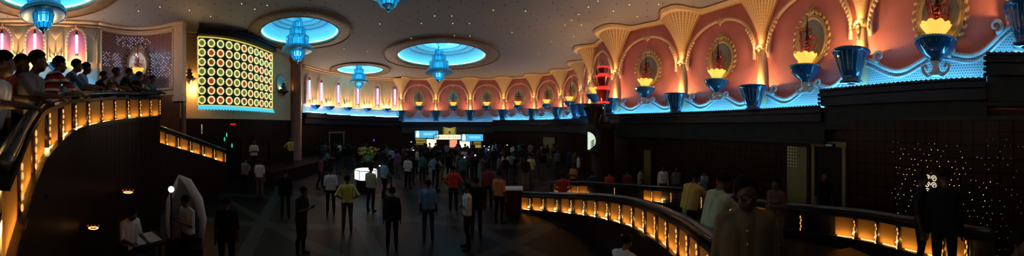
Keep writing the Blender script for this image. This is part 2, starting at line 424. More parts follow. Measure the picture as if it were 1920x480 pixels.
LW = Path([xy(-75, 12.7), xy(0, 12.4), xy(60, 12.4), xy(120, 12.5), xy(182, 12.7)])
FA = Path([xy(182, 12.7), xy(220, 13.15), xy(258, 13.35), xy(300, 13.15), xy(345, 12.5)])
PW = Path([xy(347, 13.8), xy(400, 14.2), xy(460, 15.2), xy(512, 16.9), xy(545, 18.2)])
NW = Path([xy(566, 21.2), xy(600, 23.2), xy(632, 24.6), xy(670, 25.9), xy(707, 26.8), xy(752, 27.5)])
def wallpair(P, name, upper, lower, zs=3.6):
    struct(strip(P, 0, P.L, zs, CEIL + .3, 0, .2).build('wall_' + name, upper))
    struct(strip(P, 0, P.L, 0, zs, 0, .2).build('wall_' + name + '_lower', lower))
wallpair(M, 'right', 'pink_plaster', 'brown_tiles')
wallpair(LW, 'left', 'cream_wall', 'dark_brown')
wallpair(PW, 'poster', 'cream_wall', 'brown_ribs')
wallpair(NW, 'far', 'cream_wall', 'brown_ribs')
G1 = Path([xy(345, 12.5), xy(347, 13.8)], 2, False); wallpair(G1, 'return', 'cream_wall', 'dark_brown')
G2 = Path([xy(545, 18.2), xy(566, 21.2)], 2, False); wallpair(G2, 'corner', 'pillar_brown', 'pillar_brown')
# facade with its recessed mirror screen
f0, f1 = FA.s_az(191), FA.s_az(323)
mb = MB()
strip(FA, 0, f0, 4.2, CEIL + .3, 0, .25, mb=mb); strip(FA, f1, FA.L, 4.2, CEIL + .3, 0, .25, mb=mb)
strip(FA, f0, f1, 7.95, CEIL + .3, 0, .25, mb=mb); strip(FA, f0, f1, 4.2, 5.1, 0, .25, mb=mb)
struct(mb.build('wall_facade', 'cream_wall'))
struct(strip(FA, 0, FA.L, 0, 4.75, .06, .3).build('wall_facade_lower', 'pillar_brown'))
mb = MB()
for a, b in ((f0 - .06, 5.06), (f1 + .06, 5.06)): mb.tube([FA.w(a, .03, 5.06), FA.w(a, .03, 8.0)], .06, 6)
mb.tube(along(FA, f0, f1, .03, 8.0), .06, 6); mb.tube(along(FA, f0, f1, .03, 5.06), .06, 6)
struct(mb.build('trim_facade', 'cream_trim'))
scr = strip(FA, f0, f1, 5.1, 7.95, -.12, .08).build('mirror_lattice_screen', 'mirror_screen')
tag(scr, 'curved diamond lattice screen with mirror inlays set into the cream facade', 'screen')
# pilasters at both ends of the facade, and the brown column beyond the display board
def flatcol(P, s, w, z0, z1, m, name, d=.25):
    p, n = P.at(s); o = MB().box((0, 0, (z0 + z1) / 2), (w, d, z1 - z0)).box((0, 0, z1 - .12), (w + .12, d + .12, .2)).box((0, 0, z0 + .12), (w + .1, d + .1, .24)).build(name, m)
    o.location = (p.x, p.y, 0); o.rotation_euler = (0, 0, P.rz(s)); return struct(o)
flatcol(FA, FA.L - .25, .5, 4.4, CEIL, 'cream_trim', 'column_facade', .3)
q = MB().lathe([(.62, 0), (.62, .35), (.5, .45), (.5, 7.6), (.62, 7.75), (.7, 8.3)], 28, rmod=lambda a, z: 1 + .025 * math.sin(14 * a)).build('column_round', 'pillar_brown', smooth=True)
q.location = (*xy(553, 18.6), 0); struct(q)

# ceiling with five round openings
DOMES = [(90, 9.2, 2.15, 1.0), (562, 13.9, 2.12, 1.0), (828, 18.6, 3.2, 1.15), (675, 23.2, 2.1, 1.0), (733, 7.6, 1.9, 1.0)]
def ceiling():
    bm = bmesh.new(); outer = [(-19, -10), (13, -10), (13, 33), (-19, 33)]
    def loop(pts, z):
        vs = [bm.verts.new((x, y, z)) for x, y in pts]; return [bm.edges.new((vs[i], vs[(i + 1) % len(vs)])) for i in range(len(vs))]
    es = loop(outer, CEIL)
    for px, r, R, _s in DOMES:
        x, y = xy(px, r); es += loop([(x + R * math.cos(2 * PI * k / 64), y + R * math.sin(2 * PI * k / 64)) for k in range(64)], CEIL)
    bmesh.ops.triangle_fill(bm, use_beauty=True, use_dissolve=False, edges=es)
    me = bpy.data.meshes.new('ceiling'); bm.to_mesh(me); bm.free(); me.materials.append(MATS['ceiling_plaster'])
    o = bpy.data.objects.new('ceiling', me); C.objects.link(o); return struct(o)
ceiling()

DN = ['glowing blue ceiling dome above the arched tube-lamp wall beside the balcony crowd', 'glowing blue ceiling dome between the medallion board and the large central dome',
      'largest glowing blue ceiling dome, over the middle of the hall', 'smallest-looking glowing blue ceiling dome, over the far cream wall with tube lamps', 'blue ceiling dome directly above the viewer, its lamp just dipping into view']
for (px, r, R, s), lb in zip(DOMES, DN):
    x, y = xy(px, r); t = thing('ceiling_dome', lb, 'ceiling dome', (x, y, CEIL), 0, 'round light domes in the ceiling')
    H = .95
    MB().lathe([(R, 0), (R + .0, .22), (R * .97, .42), (R * .88, .60), (R * .76, .70), (R * .75, .745), (R * .60, .80), (R * .59, .845), (R * .44, .88), (R * .43, .92), (R * .25, .95), (.0, H)], 64).build('dome_shell', 'dome_white', t, True)
    m = MB()
    for q, z in ((.755, .70), (.595, .80), (.435, .885)): m.tube([(R * q * math.cos(2 * PI * k / 48), R * q * math.sin(2 * PI * k / 48), z) for k in range(48)], .035, 6, True)
    m.lathe([(.45, .93), (.3, .80), (.12, .62), (.05, .55)], 20).build('dome_rib', 'dome_rib', t, True)
    MB().tube([((R - .07) * math.cos(2 * PI * k / 64), (R - .07) * math.sin(2 * PI * k / 64), .09) for k in range(64)], .035, 6, True).build('neon_tube', 'neon_dome', t, True)
    W = .30 * R
    MB().lathe([(R - .02, .10), (R - .04, -.05), (R + .08, -.10), (R + W * .5, -.085), (R + W, -.07), (R + W + .05, -.0)], 72).build('bronze_ring', 'ring_bronze', t, True)
    m = MB()
    for q in (R + .03, R + W + .02): m.tube([(q * math.cos(2 * PI * k / 72), q * math.sin(2 * PI * k / 72), -.085) for k in range(72)], .035, 6, True)
    m.build('rim', 'rim_brown', t, True)
    lamp('dome_light', (x, y, CEIL + .42), (.14, .68, .95), (70 if px == 90 else 120) * (R / 2) ** 2, .25)

# chandeliers: stacked drums of glass panes, a brim and a cup
def chandelier():
    t = thing('glass_chandelier', 'x', 'chandelier', (0, 0, 0), 0, 'tiered blue glass chandeliers')
    tiers = [(.25, 1.93, 2.34), (.42, 1.48, 1.96), (.60, 1.00, 1.52)]
    MB().tube([(0, 0, 2.2), (0, 0, 2.95)], .05, 10).build('stem', 'lamp_frame', t)
    for r, z0, z1 in tiers:
        n = 12; m = MB(); fr = MB(); zc = (z0 + z1) / 2
        for k in range(n):
            a = 2 * PI * k / n; w = 2 * r * math.sin(PI / n) * .86
            m.box((r * math.cos(a), r * math.sin(a), zc), (.03, w, z1 - z0), a)
            b = a + PI / n; fr.tube([(r * 1.03 * math.cos(b), r * 1.03 * math.sin(b), z0), (r * 1.03 * math.cos(b), r * 1.03 * math.sin(b), z1)], .018, 5)
        fr.lathe([(r * .9, z0 - .02), (r * 1.07, z0 - .02), (r * 1.07, z0 + .03), (r * .9, z0 + .03)], 24); fr.lathe([(r * .5, z1), (r * 1.05, z1), (r * 1.05, z1 + .03), (r * .5, z1 + .05)], 24)
        g = m.build('glass_tier', 'chand_glass', t); fr.build('tier_frame', 'lamp_frame', g)
        MB().lathe([(0, z0 + .02), (r * .45, z0 + .02), (r * .45, z1 - .02), (0, z1 - .02)], 14).build('lamp_core', 'lamp_core', g, True)
    MB().lathe([(.50, 1.02), (.78, 1.0), (.84, .95), (.84, .82), (.78, .78), (.3, .80)], 36, rmod=lambda a, z: 1 + .012 * math.sin(36 * a)).build('brim', 'brim_blue', t, True)
    m = MB()
    m.beads([(.86 * math.cos(2 * PI * k / 180), .86 * math.sin(2 * PI * k / 180), .80) for k in range(180)], .026, 5, 6, True)
    m.build('bead_fringe', 'blue_bead', t, True)
    m = MB(); fr = MB()
    for r, r2, z0, z1 in ((.34, .30, .50, .80), (.25, .18, .32, .50)):
        for k in range(10):
            a = 2 * PI * k / 10; m.tube([(r2 * math.cos(a), r2 * math.sin(a), z0), (r * math.cos(a), r * math.sin(a), z1)], [.05, .075], 5)
            b = a + PI / 10; fr.tube([(r2 * 1.1 * math.cos(b), r2 * 1.1 * math.sin(b), z0), (r * 1.1 * math.cos(b), r * 1.1 * math.sin(b), z1)], .014, 5)
    fr.lathe([(0, .20), (.06, .21), (.16, .28), (.2, .32), (.1, .34)], 16); fr.ball((0, 0, .17), .05)
    g = m.build('lower_cup', 'chand_glass', t, True); fr.build('cup_frame', 'lamp_frame', g)
    MB().lathe([(0, .35), (.14, .35), (.2, .78), (0, .78)], 12).build('lamp_core', 'lamp_core', g, True)
    return t
def _cg(nt, b, tc):
    out = [n for n in nt.nodes if n.type == 'OUTPUT_MATERIAL'][0]
    tr = nt.nodes.new('ShaderNodeBsdfTransparent'); tr.inputs[0].default_value = (.18, .68, .9, 1)
    mx = nt.nodes.new('ShaderNodeMixShader'); mx.inputs[0].default_value = .50
    b.inputs['Base Color'].default_value = (.05, .35, .5, 1); b.inputs['Emission Color'].default_value = (.015, .40, .75, 1); b.inputs['Emission Strength'].default_value = .55
    nt.links.new(tr.outputs[0], mx.inputs[1]); nt.links.new(b.outputs[0], mx.inputs[2]); nt.links.new(mx.outputs[0], out.inputs[0])
patmat('chand_glass', _cg, .15)
mat('brim_blue', (.04, .24, .36), .35, .2)
ch0 = None
CN = ['tiered blue glass chandelier hanging over the balcony crowd, largest of all', 'tiered blue glass chandelier beside the medallion board', 'tiered blue glass chandelier under the largest central dome', 'tiered blue glass chandelier before the far cream wall of tube lamps', 'blue glass chandelier overhead of which only the cup shows']
CB = [6.37, 6.45, 6.20, 6.33, 6.45]
for i, ((px, r, R, s), lb, zb) in enumerate(zip(DOMES, CN, CB)):
    px2 = [81, 558, 823, 673, 728][i]; x, y = xy(px2, r)
    if ch0 is None: ch0 = chandelier(); o = ch0; o['label'] = lb; o.location = (x, y, zb)
    else: o = dup(ch0, (x, y, zb), .2 * i, lb, scale=(1, 1, 1) if i != 2 else (1.15, 1.15, 1.05))

# small star lamps let into the ceiling
STARS = [(815, 29), (847, 29), (849, 43), (790, 43), (880, 43), (881, 67), (852, 66), (829, 69), (771, 71), (898, 76), (1059, 46), (1072, 37), (1090, 46), (1103, 12), (1085, 26), (1034, 77), (1121, 1), (1076, 68),
         (453, 6), (478, 16), (501, 9), (547, 22), (640, 55), (645, 91), (742, 125), (712, 44), (689, 96), (1150, 20), (1195, 30), (1180, 8), (1235, 7), (960, 60), (985, 20), (925, 18), (1010, 100), (300, 12), (355, 18), (260, 20), (395, 30)]
st0 = None
for px, py in STARS:
    r = (CEIL - HC) * F / (Y0 - py); x, y = xy(px, r)
    if st0 is None:
        st0 = thing('star_lamp', 'tiny round star lamp let into the dotted plaster ceiling', 'ceiling lamp', (x, y, CEIL), 0, 'tiny star lamps in the ceiling')
        MB().lathe([(.03, -.03), (.055, -.02), (.06, 0)], 10).build('bezel', 'gold_leaf', st0, True); MB().ball((0, 0, -.012), (.034, .034, .022), 8, 5).build('bulb', 'star_lamp', st0, True)
    else: dup(st0, (x, y, CEIL), 0)

# wavy cream cornice of the pink wall, with its brown bead
def wav(s):
    d = min(abs(s - c) for c in CS); return .30 + 1.02 * math.exp(-(d / .92) ** 4)
mb = MB(); n = int(M.L / .08); vs, fs, uvs = [], [], []
for i in range(n + 1):
    s = M.L * i / n
    for o, z in ((-.1, CEIL - .16), (wav(s) - .1, CEIL - .16), (wav(s), CEIL - .02), (wav(s), CEIL), (-.1, CEIL)): vs.append(M.w(s, o, z))
for i in range(n):
    a, b = i * 5, i * 5 + 5; fs += [(a + k, a + (k + 1) % 5, b + (k + 1) % 5, b + k) for k in range(5)]
mb.add(vs, fs); struct(mb.build('trim_cornice', 'cream'))
struct(MB().tube(along(M, 0, M.L, lambda s: wav(s) + .01, CEIL - .02, .08), .028, 6).build('trim_cornice_bead', 'rim_brown', None, True))
for P, nm in ((LW, 'left'), (FA, 'facade'), (NW, 'far'), (PW, 'poster')):
    mb = MB(); mb.tube(along(P, 0, P.L, .16, CEIL - .06, .3), .09, 8); mb.tube(along(P, 0, P.L, .05, CEIL - .22, .3), .05, 8); struct(mb.build('trim_cornice_' + nm, 'cream_trim', None, True))

# lattice frieze, wave mouldings, ledge, bead rows, beam below
struct(strip(M, 0, M.L, lambda s: ledge(s) - .05, wave, .05, .04, .08).build('trim_frieze', 'lattice_white'))
mb = MB(); mb.tube(along(M, 0, M.L, .09, wave, .08), .065, 8); mb.tube(along(M, 0, M.L, .12, lambda s: wave(s) - .17, .08), .035, 6)
struct(mb.build('trim_wave', 'pale_trim', None, True))
def sweep(P, s0, s1, prof, m, step=.3):        # prof: (offset, z) outline
    n = max(1, int((s1 - s0) / step)); k = len(prof); vs = [P.w(s0 + (s1 - s0) * i / n, o, z) for i in range(n + 1) for o, z in prof]
    fs = [(i * k + j, i * k + (j + 1) % k, (i + 1) * k + (j + 1) % k, (i + 1) * k + j) for i in range(n) for j in range(k)] + [tuple(range(k - 1, -1, -1)), tuple(n * k + j for j in range(k))]
    m.add(vs, fs)
lm, bm_, nm_ = MB(), MB(), MB()
for a, b in LSEG:
    L = ledge((a + b) / 2); a2 = a
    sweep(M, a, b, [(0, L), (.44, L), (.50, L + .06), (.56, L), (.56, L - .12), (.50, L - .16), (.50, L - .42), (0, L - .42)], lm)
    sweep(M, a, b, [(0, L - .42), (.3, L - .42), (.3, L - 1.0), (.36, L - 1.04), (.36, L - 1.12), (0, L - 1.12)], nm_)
    bm_.beads(along(M, a, b, .56, L + .03, .0208), .056, 6, 7); bm_.beads(along(M, a, b, .565, L - .14, .04), .028, 6, 6)
    k = 0
    for i in range(k + 1):
        s = a + (b - a) * i / max(1, k); pass
for s, z0, z1 in ((s1555, ledge(0.1 + s925), ledge(s1555 + .1)), (s1852, ledge(s1555 + .1), ledge(s1852 + .1))):
    z = z0 + .12
    while z < z1: bm_.ball(M.w(s - .02, .56, z), .052, 7, 5); z += .125
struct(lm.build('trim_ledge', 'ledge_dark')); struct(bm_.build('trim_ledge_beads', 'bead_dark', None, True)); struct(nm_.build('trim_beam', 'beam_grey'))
neon = []
for k, (a, b) in enumerate(LSEG):
    L = ledge((a + b) / 2)
    o = MB().tube(along(M, a + .1, b - .1, .33, L + .035, .3), .02, 6).build('cove_neon', 'neon_cyan', None, True)
    tag(o, ['cyan cove light along the ledge over the snack bar', 'long cyan cove light along the ledge from the red glass lamp onwards', 'cyan cove light on the ledge, first step up', 'cyan cove light on the ledge, topmost step'][k], 'cove light')
    if k == 0: o.material_slots[0].link = 'OBJECT'; o.material_slots[0].material = MATS['neon_soft']

# arch mouldings
am = MB()
for i in range(NB):
    a, b = CS[i], CS[i + 1]; o = OS[i] if i not in (6, 7) else (a + b) / 2; lo = o - a - .33; hi = b - o - .33
    far = i < 6; pts = []
    for k in range(41):
        t = PI * (1 - k / 40); c = math.cos(t); pts.append(M.w(o + c * (lo if c < 0 else hi), .12, 6.15 + 1.48 * math.sin(t) ** .92))
    pts = [M.w(a + .33, .12, 5.75)] + pts + [M.w(b - .33, .12, 5.75)]
    am.tube(pts, .065, 8)
    for k in range(9):                         # leaves climbing the springing of each arch
        for sgn in (-1, 1):
            t = k * .085; s_ = o + sgn * math.cos(t) * (lo if sgn < 0 else hi); z_ = 5.95 + k * .125
            am.ball(M.w(s_ + sgn * .03, .17, z_), (.06, .06, .085), 6, 5)
    am.tube([M.w(o - .16, .14, 7.62), M.w(o - .08, .18, 7.50), M.w(o, .2, 7.60), M.w(o + .08, .18, 7.50), M.w(o + .16, .14, 7.62)], .045, 6)
    am.tube([M.w(o, .16, 7.58), M.w(o, .2, 7.38)], [.07, .02], 6)
struct(am.build('trim_arches', 'cream_trim', None, True))

# ================================================================== THE BAYS: fluted columns, urns, ovals, bowls, glass sprays
ORD = ['first', 'second', 'third', 'fourth', 'fifth', 'sixth', 'seventh', 'eighth', 'ninth', 'tenth', 'eleventh', 'twelfth', 'thirteenth']
def fan():
    t = thing('fluted_column', 'x', 'column', (0, 0, 0), 0, 'trumpet-topped fluted wall columns')
    MB().lathe([(.13, 6.18), (.15, 6.40), (.195, 6.65), (.28, 6.92), (.40, 7.20), (.54, 7.48), (.68, 7.74), (.82, 7.95), (.93, 8.08), (.96, 8.15)], 136, (0, 0, 0), PI * .97, 2 * PI + PI * .03,
               rmod=lambda a, z: 1 + .028 * math.sin(17 * 2 * a) * min(1, max(0, (z - 6.3) / .6))).build('trumpet_capital', 'fluted_cream', t, True)
    m = MB(); m.lathe([(.10, 6.05), (.2, 6.06), (.25, 6.14), (.23, 6.22), (.14, 6.25)], 20, rmod=lambda a, z: 1 + .08 * math.sin(8 * a))
    for k in range(5): a = PI + PI * (k + .5) / 5; m.ball((.24 * math.cos(a), .24 * math.sin(a), 6.1), .05, 6, 5)
    m.tube([(0, -.2, 6.05), (0, -.24, 5.92), (0, -.2, 5.8)], [.05, .07, .02], 8); m.ball((0, -.24, 5.72), .035, 6, 5); m.ball((0, -.24, 5.62), .028, 6, 5); m.ball((0, -.24, 5.54), .022, 6, 5)
    m.build('gilt_collar', 'gold_leaf', t, True)
    MB().lathe([(.22, 4.0), (.23, 4.6), (.2, 5.2), (.13, 5.9), (.12, 6.1)], 20).build('stem', 'cream', t, True)
    return t
def urn():
    t = thing('urn_lamp', 'x', 'lamp', (0, 0, 0), 0, 'blue urn uplights below the columns')
    fl = lambda a, z: 1 + .05 * abs(math.sin(9 * a))
    MB().lathe([(.12, -.86), (.30, -.86), (.30, -.80), (.22, -.74), (.26, -.66), (.31, -.45), (.37, -.2), (.43, -.06), (.47, -.02), (.44, 0), (.36, -.03), (.28, -.35), (0, -.4)], 54, rmod=fl).build('urn_body', 'blue_glass', t, True)
    MB().lathe([(.42, -.07), (.50, -.05), (.53, 0), (.50, .03), (.43, .0)], 54, rmod=lambda a, z: 1 + .03 * abs(math.sin(13 * a))).build('urn_rim', 'blue_glass', t, True)
    m = MB()
    for k in range(11):
        a = PI + PI * k / 10; m.beads([((.47 - .0045 * j) * math.cos(a), (.47 - .0045 * j) * math.sin(a), -.08 - .0135 * j) for j in range(36)], .014, 9, 6)
    m.build('bead_chain', 'blue_bead', t, True)
    MB().ball((0, .1, -.14), (.1, .1, .1), 10, 7).build('bulb', 'amber_lamp', t, True)
    return t
def oval():
    t = thing('oval_mirror', 'x', 'mirror', (0, 0, 0), 0, 'carved oval wall mirrors')
    e = lambda k, n, a, b: (a * math.cos(2 * PI * k / n), b * math.sin(2 * PI * k / n))
    MB().plate([e(k, 40, .49, .72) for k in range(40)], -.05, 0).build('mirror_glass', 'mirror_grey', t)
    m = MB(); m.tube([(x, -.07, z) for x, z in (e(k, 48, .50, .73) for k in range(48))], .055, 8, True)
    m.tube([(x, -.09, z) for x, z in (e(k, 48, .555, .80) for k in range(48))], .028, 6, True)
    for k in range(26):
        if 17 <= k <= 22: continue
        x, z = e(k, 26, .60, .85); x2, z2 = e(k + .55, 26, .68, .94)
        m.tube([(x, -.07, z), ((x + x2) / 2 * 1.03, -.12, (z + z2) / 2 * 1.03), (x2, -.09, z2)], [.055, .045, .012], 6)
    m.build('carved_frame', 'gold_leaf', t, True)
    m = MB(); m.ball((0, -.1, .90), (.13, .06, .10), 10, 7)
    for s in (-1, 1):
        m.tube([(0, -.1, .84), (s * .14, -.12, .92), (s * .24, -.1, .86), (s * .26, -.08, .78), (s * .2, -.08, .76)], [.05, .05, .04, .03, .02], 6)
        m.tube([(0, -.1, .92), (s * .07, -.1, 1.04), (s * .02, -.1, 1.12)], [.05, .04, .01], 6)
    m.tube([(0, -.1, .9), (0, -.1, 1.16)], [.06, .01], 6); m.build('crest', 'gold_leaf', t, True)
    return t
def bowl():
    t = thing('bowl_lamp', 'x', 'lamp', (0, 0, 0), 0, 'blue bowl lamps under the oval mirrors')
    fl = lambda a, z: 1 + .045 * abs(math.sin(10 * a))
    MB().lathe([(.0, -.48), (.12, -.48), (.16, -.40), (.28, -.32), (.42, -.18), (.49, -.03), (.50, .0), (.45, .01), (.38, -.12), (0, -.2)], 60, rmod=fl).build('bowl', 'blue_glass', t, True)
    m = MB(); m.lathe([(.0, -.80), (.2, -.80), (.18, -.74), (.09, -.68), (.08, -.54), (.14, -.48), (0, -.46)], 20)
    for s in (-1, 1): m.tube([(0, 0, -.74), (s * .2, -.02, -.80), (s * .32, -.02, -.70), (s * .34, -.02, -.58), (s * .26, -.02, -.54), (s * .22, -.02, -.62)], [.05, .05, .05, .04, .04, .03], 7)
    m.build('pedestal', 'pale_trim', t, True)
    m = MB()
    m.beads([(.51 * math.cos(PI + PI * k / 120), .51 * math.sin(PI + PI * k / 120), .0) for k in range(121)], .03, 5, 6)
    for k in range(9):
        a = PI + PI * (k + .5) / 9
        m.beads([((.485 - .0062 * j) * math.cos(a), (.485 - .0062 * j) * math.sin(a), -.06 - .0085 * j) for j in range(28)], .014, 9, 6)
    m.build('bead_rim', 'blue_bead', t, True)
    vs = MB(); n = 48
    prof = [(.17, -.02), (.19, .10), (.24, .22), (.31, .30), (.36, .36)]
    m = MB(); k2 = len(prof); v = []
    for k in range(n):
        a = 2 * PI * k / n; sc_ = abs(math.sin(5 * a))
        for j, (r, z) in enumerate(prof): q = r * (1 + .07 * sc_ * j / 4); v.append((q * math.cos(a), q * math.sin(a), z + .06 * sc_ * (j / 4) ** 2))
        for j, (r, z) in reversed(list(enumerate(prof))): q = (r - .02) * (1 + .07 * sc_ * j / 4); v.append((q * math.cos(a), q * math.sin(a), z + .06 * sc_ * (j / 4) ** 2))
    kk = 2 * k2; m.add(v, [(k * kk + j, ((k + 1) % n) * kk + j, ((k + 1) % n) * kk + (j + 1) % kk, k * kk + (j + 1) % kk) for k in range(n) for j in range(kk)])
    m.build('scalloped_shade', 'amber_cup', t, True)
    return t
def spray():
    t = thing('glass_spray', 'x', 'ornament', (0, 0, 0), 0, 'red glass flower sprays in the bowl lamps')
    m = MB(); m.lathe([(.03, 0), (.05, .3)] + [(q, .36 + k * .13 + d) for k in range(8) for q, d in ((.035, 0), (.10 - k * .009, .06))] + [(.003, 1.62)], 10)
    m.build('spire', 'dark_crystal', t, True)
    rnd = random.Random(3); m = MB(); b = MB()
    for k in range(16):
        a = 2 * PI * k / 16 + rnd.random() * .2; L = .22 + .09 * (k % 3); h = .35 + .26 * (k % 4); pts = []
        for j in range(9):
            u = j / 8; ang = u * 4.0; q = L * math.sin(min(ang, PI / 2 + (ang - PI / 2) * .6)) if ang > PI / 2 else L * math.sin(ang)
            pts.append((q * math.cos(a), q * math.sin(a) * .6, .1 + h * math.sin(min(u * 2.2, PI / 2)) + .10 * math.sin(ang * 1.3)))
        m.tube(pts, [.013, .012, .012, .026, .012, .012, .028, .012, .032], 6)
    b.beads([(.07 * math.cos(k * .35), .07 * math.sin(k * .35), .28 + .0058 * k) for k in range(100)], .032, 8, 7)
    m.build('curling_stem', 'red_glass', t, True); b.build('glass_bead_chain', 'red_glass', t, True); return t

FAN, URN, OV, BO, SP = fan(), urn(), oval(), bowl(), spray()
def colname(i):
    if i <= 6: return '%s column of the far curved wall' % ORD[i]
    if i == 7: return 'column standing just behind the red glass lamp'
    return '%s column past the red glass lamp on the pink wall' % ORD[i - 8]
def bayname(i):
    if i <= 5: return '%s arch of the far curved wall' % ORD[i]
    if i == 6: return 'arch hidden most by the red glass lamp'
    if i == 7: return 'arch directly behind the red glass lamp'
    return '%s arch past the red glass lamp' % ORD[i - 8]
used = set()
def put(proto, loc, rz, label, scale=None):
    if proto.name not in used:
        used.add(proto.name); proto.location = loc; proto.rotation_euler = (0, 0, rz); proto['label'] = label
        if scale: proto.scale = (scale,) * 3 if not isinstance(scale, tuple) else scale
        return proto
    return dup(proto, loc, rz, label, scale=scale)
order = list(range(8, NB + 1)) + list(range(0, 8))
for i in order:
    s = CS[i]; rz = M.rz(s); far = i < 7
    put(FAN, M.w(s, .04, 0), rz, ('cream trumpet-topped ' + colname(i)).replace('topped ', 'topped fluted ', 1))
    ztop = HC + base(s) + (.86 if not far else 1.12)
    put(URN, M.w(s, .62, ztop), rz, 'blue urn lamp below the ' + colname(i).replace(' counted from the tube-lamp wall', ' from the tube lamps'), (1, 1, 1.25) if far else None)
    lamp('urn_light', M.w(s, .50, ztop - .04), AMB, 64 if far else 118, .06)
    lamp('collar_light', M.w(s, .38, 6.16), AMB, 11.0 if far else 17, .04)
for i in [8, 9, 10, 11, 0, 1, 2, 3, 4, 5, 7]:
    s = OS[i]; rz = M.rz(s); far = i < 7; zb = HC + (1.85 if i < 11 else 2.0)
    if far: zb += .25
    put(OV, M.w(s, .03, HC + 2.80 + (.12 if far else 0)), rz, 'gilt carved oval mirror in the ' + bayname(i), (1.1, 1, 1.0))
    if i == 1: [setattr(c.material_slots[0], 'link', 'OBJECT') or setattr(c.material_slots[0], 'material', MATS['mirror_blue']) for c in kids([o for o in C.objects if o.get('label', '').startswith('gilt carved oval mirror in the second arch of the far')][0]) if c.name.startswith('mirror_glass')]
    put(BO, M.w(s, .44, zb), rz, 'blue bowl lamp in the ' + bayname(i).replace(' counted from the tube-lamp wall', ' from the tube lamps'))
    put(SP, M.w(s, .34, zb + .05), rz, 'red curling glass spray in the ' + bayname(i).replace(' counted from the tube-lamp wall', ' from the tube lamps'))
    lamp('bowl_light', M.w(s, .40, zb + .25), AMB, 36 if far else 78, .06)
# scroll curls at both sides of every urn and bowl pedestal
sm_ = MB()
def curl(s, sg, z, R=.17):
    pts = []
    for k in range(20): u = k / 19; r_ = R * (1 - .8 * u); a = -PI / 2 + u * 3.4 * PI / 1.3; pts.append(M.w(s + sg * (r_ * math.cos(a)), .16, z + r_ * math.sin(a)))
    sm_.tube(pts, [.055 * (1 - .6 * k / 19) for k in range(20)], 7)
for i in range(NB + 1):
    for sg in (-1, 1): curl(CS[i] - sg * .62, sg, wave(CS[i]) + .02)
for i in range(NB):
    for sg in (-1, 1): curl(OS[i] - sg * .30, sg, wave(OS[i]) + .0, .13)
struct(sm_.build('trim_scrolls', 'pale_trim', None, True))
struct(MB().box((-13.2, 11.2, .37), (3.0, 7.5, .74), .25).build('floor_platform', 'dark_brown'))
# ================================================================== NICHES WITH TUBE LAMPS
def niche(w, h, lobes):
    t = thing('wall_niche', 'x', 'niche', (0, 0, 0), 0, None)
    a = w / 2; zs = h - a * 1.25; out = [(-a, 0), (-a, zs)]
    for k in range(1, 24):
        u = PI * (1 - k / 24); out.append((a * math.cos(u), zs + a * 1.25 * math.sin(u)))
    out += [(a, zs), (a, 0)]
    MB().plate([(x * .98, z) for x, z in out], -.03, 0).build('back_panel', 'niche_pink', t)
    m = MB(); m.tube([(x, -.06, z) for x, z in out], .05 if lobes else .045, 7)
    if lobes:
        L = len(out)
        for k in range(1, L - 1):
            if k % 2 == 0 or k in (1, L - 2): m.ball((out[k][0] * .93, -.07, out[k][1] - (.02 if out[k][1] > zs else 0)), (.065, .05, .065), 8, 5)
        for j in range(3):
            for s in (-1, 1): m.ball((s * a * .96, -.07, zs - .16 - .17 * j), (.06, .05, .07), 8, 5)
        m.ball((0, -.08, h + .06), (.07, .05, .12), 8, 6)
    else:
        m.tube([(x * 1.22, -.04, z + .07 if z > .1 else z) for x, z in out], .025, 6)
    m.build('arch_frame', 'cream_trim' if lobes else 'cream_trim', t, True)
    return t
def tubelamp(h, m_):
    t = thing('tube_lamp', 'x', 'lamp', (0, 0, 0), 0, None)
    MB().tube([(0, 0, .04), (0, 0, h - .04)], .055, 12).build('tube', m_, t, True)
    MB().lathe([(.07, h - .05), (.08, h), (.04, h + .06), (.06, h + .1), (0, h + .2)], 12).build('end_cap', 'dark_crystal', t, True); MB().lathe([(0, -.06), (.08, -.04), (.08, .04), (.06, .05)], 12).build('end_cap', 'dark_crystal', t, True)
    for k in (1, 2, 3): MB().lathe([(.056, h * k / 4 - .012), (.064, h * k / 4 - .012), (.064, h * k / 4 + .012), (.056, h * k / 4 + .012)], 12).build('clip_ring', 'dark_crystal', t, True)
    return t
def sconce():
    t = thing('relief_sconce', 'x', 'lamp', (0, 0, 0), 0, None)
    m = MB(); m.lathe([(0, -.42), (.1, -.38), (.2, -.3), (.36, -.14), (.46, 0), (.42, .02), (.34, -.08), (0, -.2)], 40, rmod=lambda a, z: 1 + .05 * abs(math.sin(9 * a))); m.build('bowl', 'blue_glass', t, True)
    m = MB()
    for s in (-1, 1):
        for k in range(3): m.tube([(0, .22, .22 + .04 * k), (s * (.14 + .03 * k), .2, .3 + .12 * k), (s * (.34 - .02 * k), .2, .42 + .2 * k)], [.04, .045, .012], 6)
    m.ball((0, .2, .36), (.09, .06, .12), 8, 6); m.tube([(0, .2, .3), (0, .2, .85)], [.05, .01], 6); m.build('leaf_relief', 'gold_leaf', t, True)
    MB().tube([(-.26, .05, -.06), (.26, .05, -.06)], .035, 8).build('bulb', 'amber_lamp', t, True)
    m = MB()
    m.beads([(.47 * math.cos(PI + PI * k / 75), .47 * math.sin(PI + PI * k / 75), 0) for k in range(76)], .024, 5, 6)
    m.build('bead_rim', 'blue_bead', t, True); return t

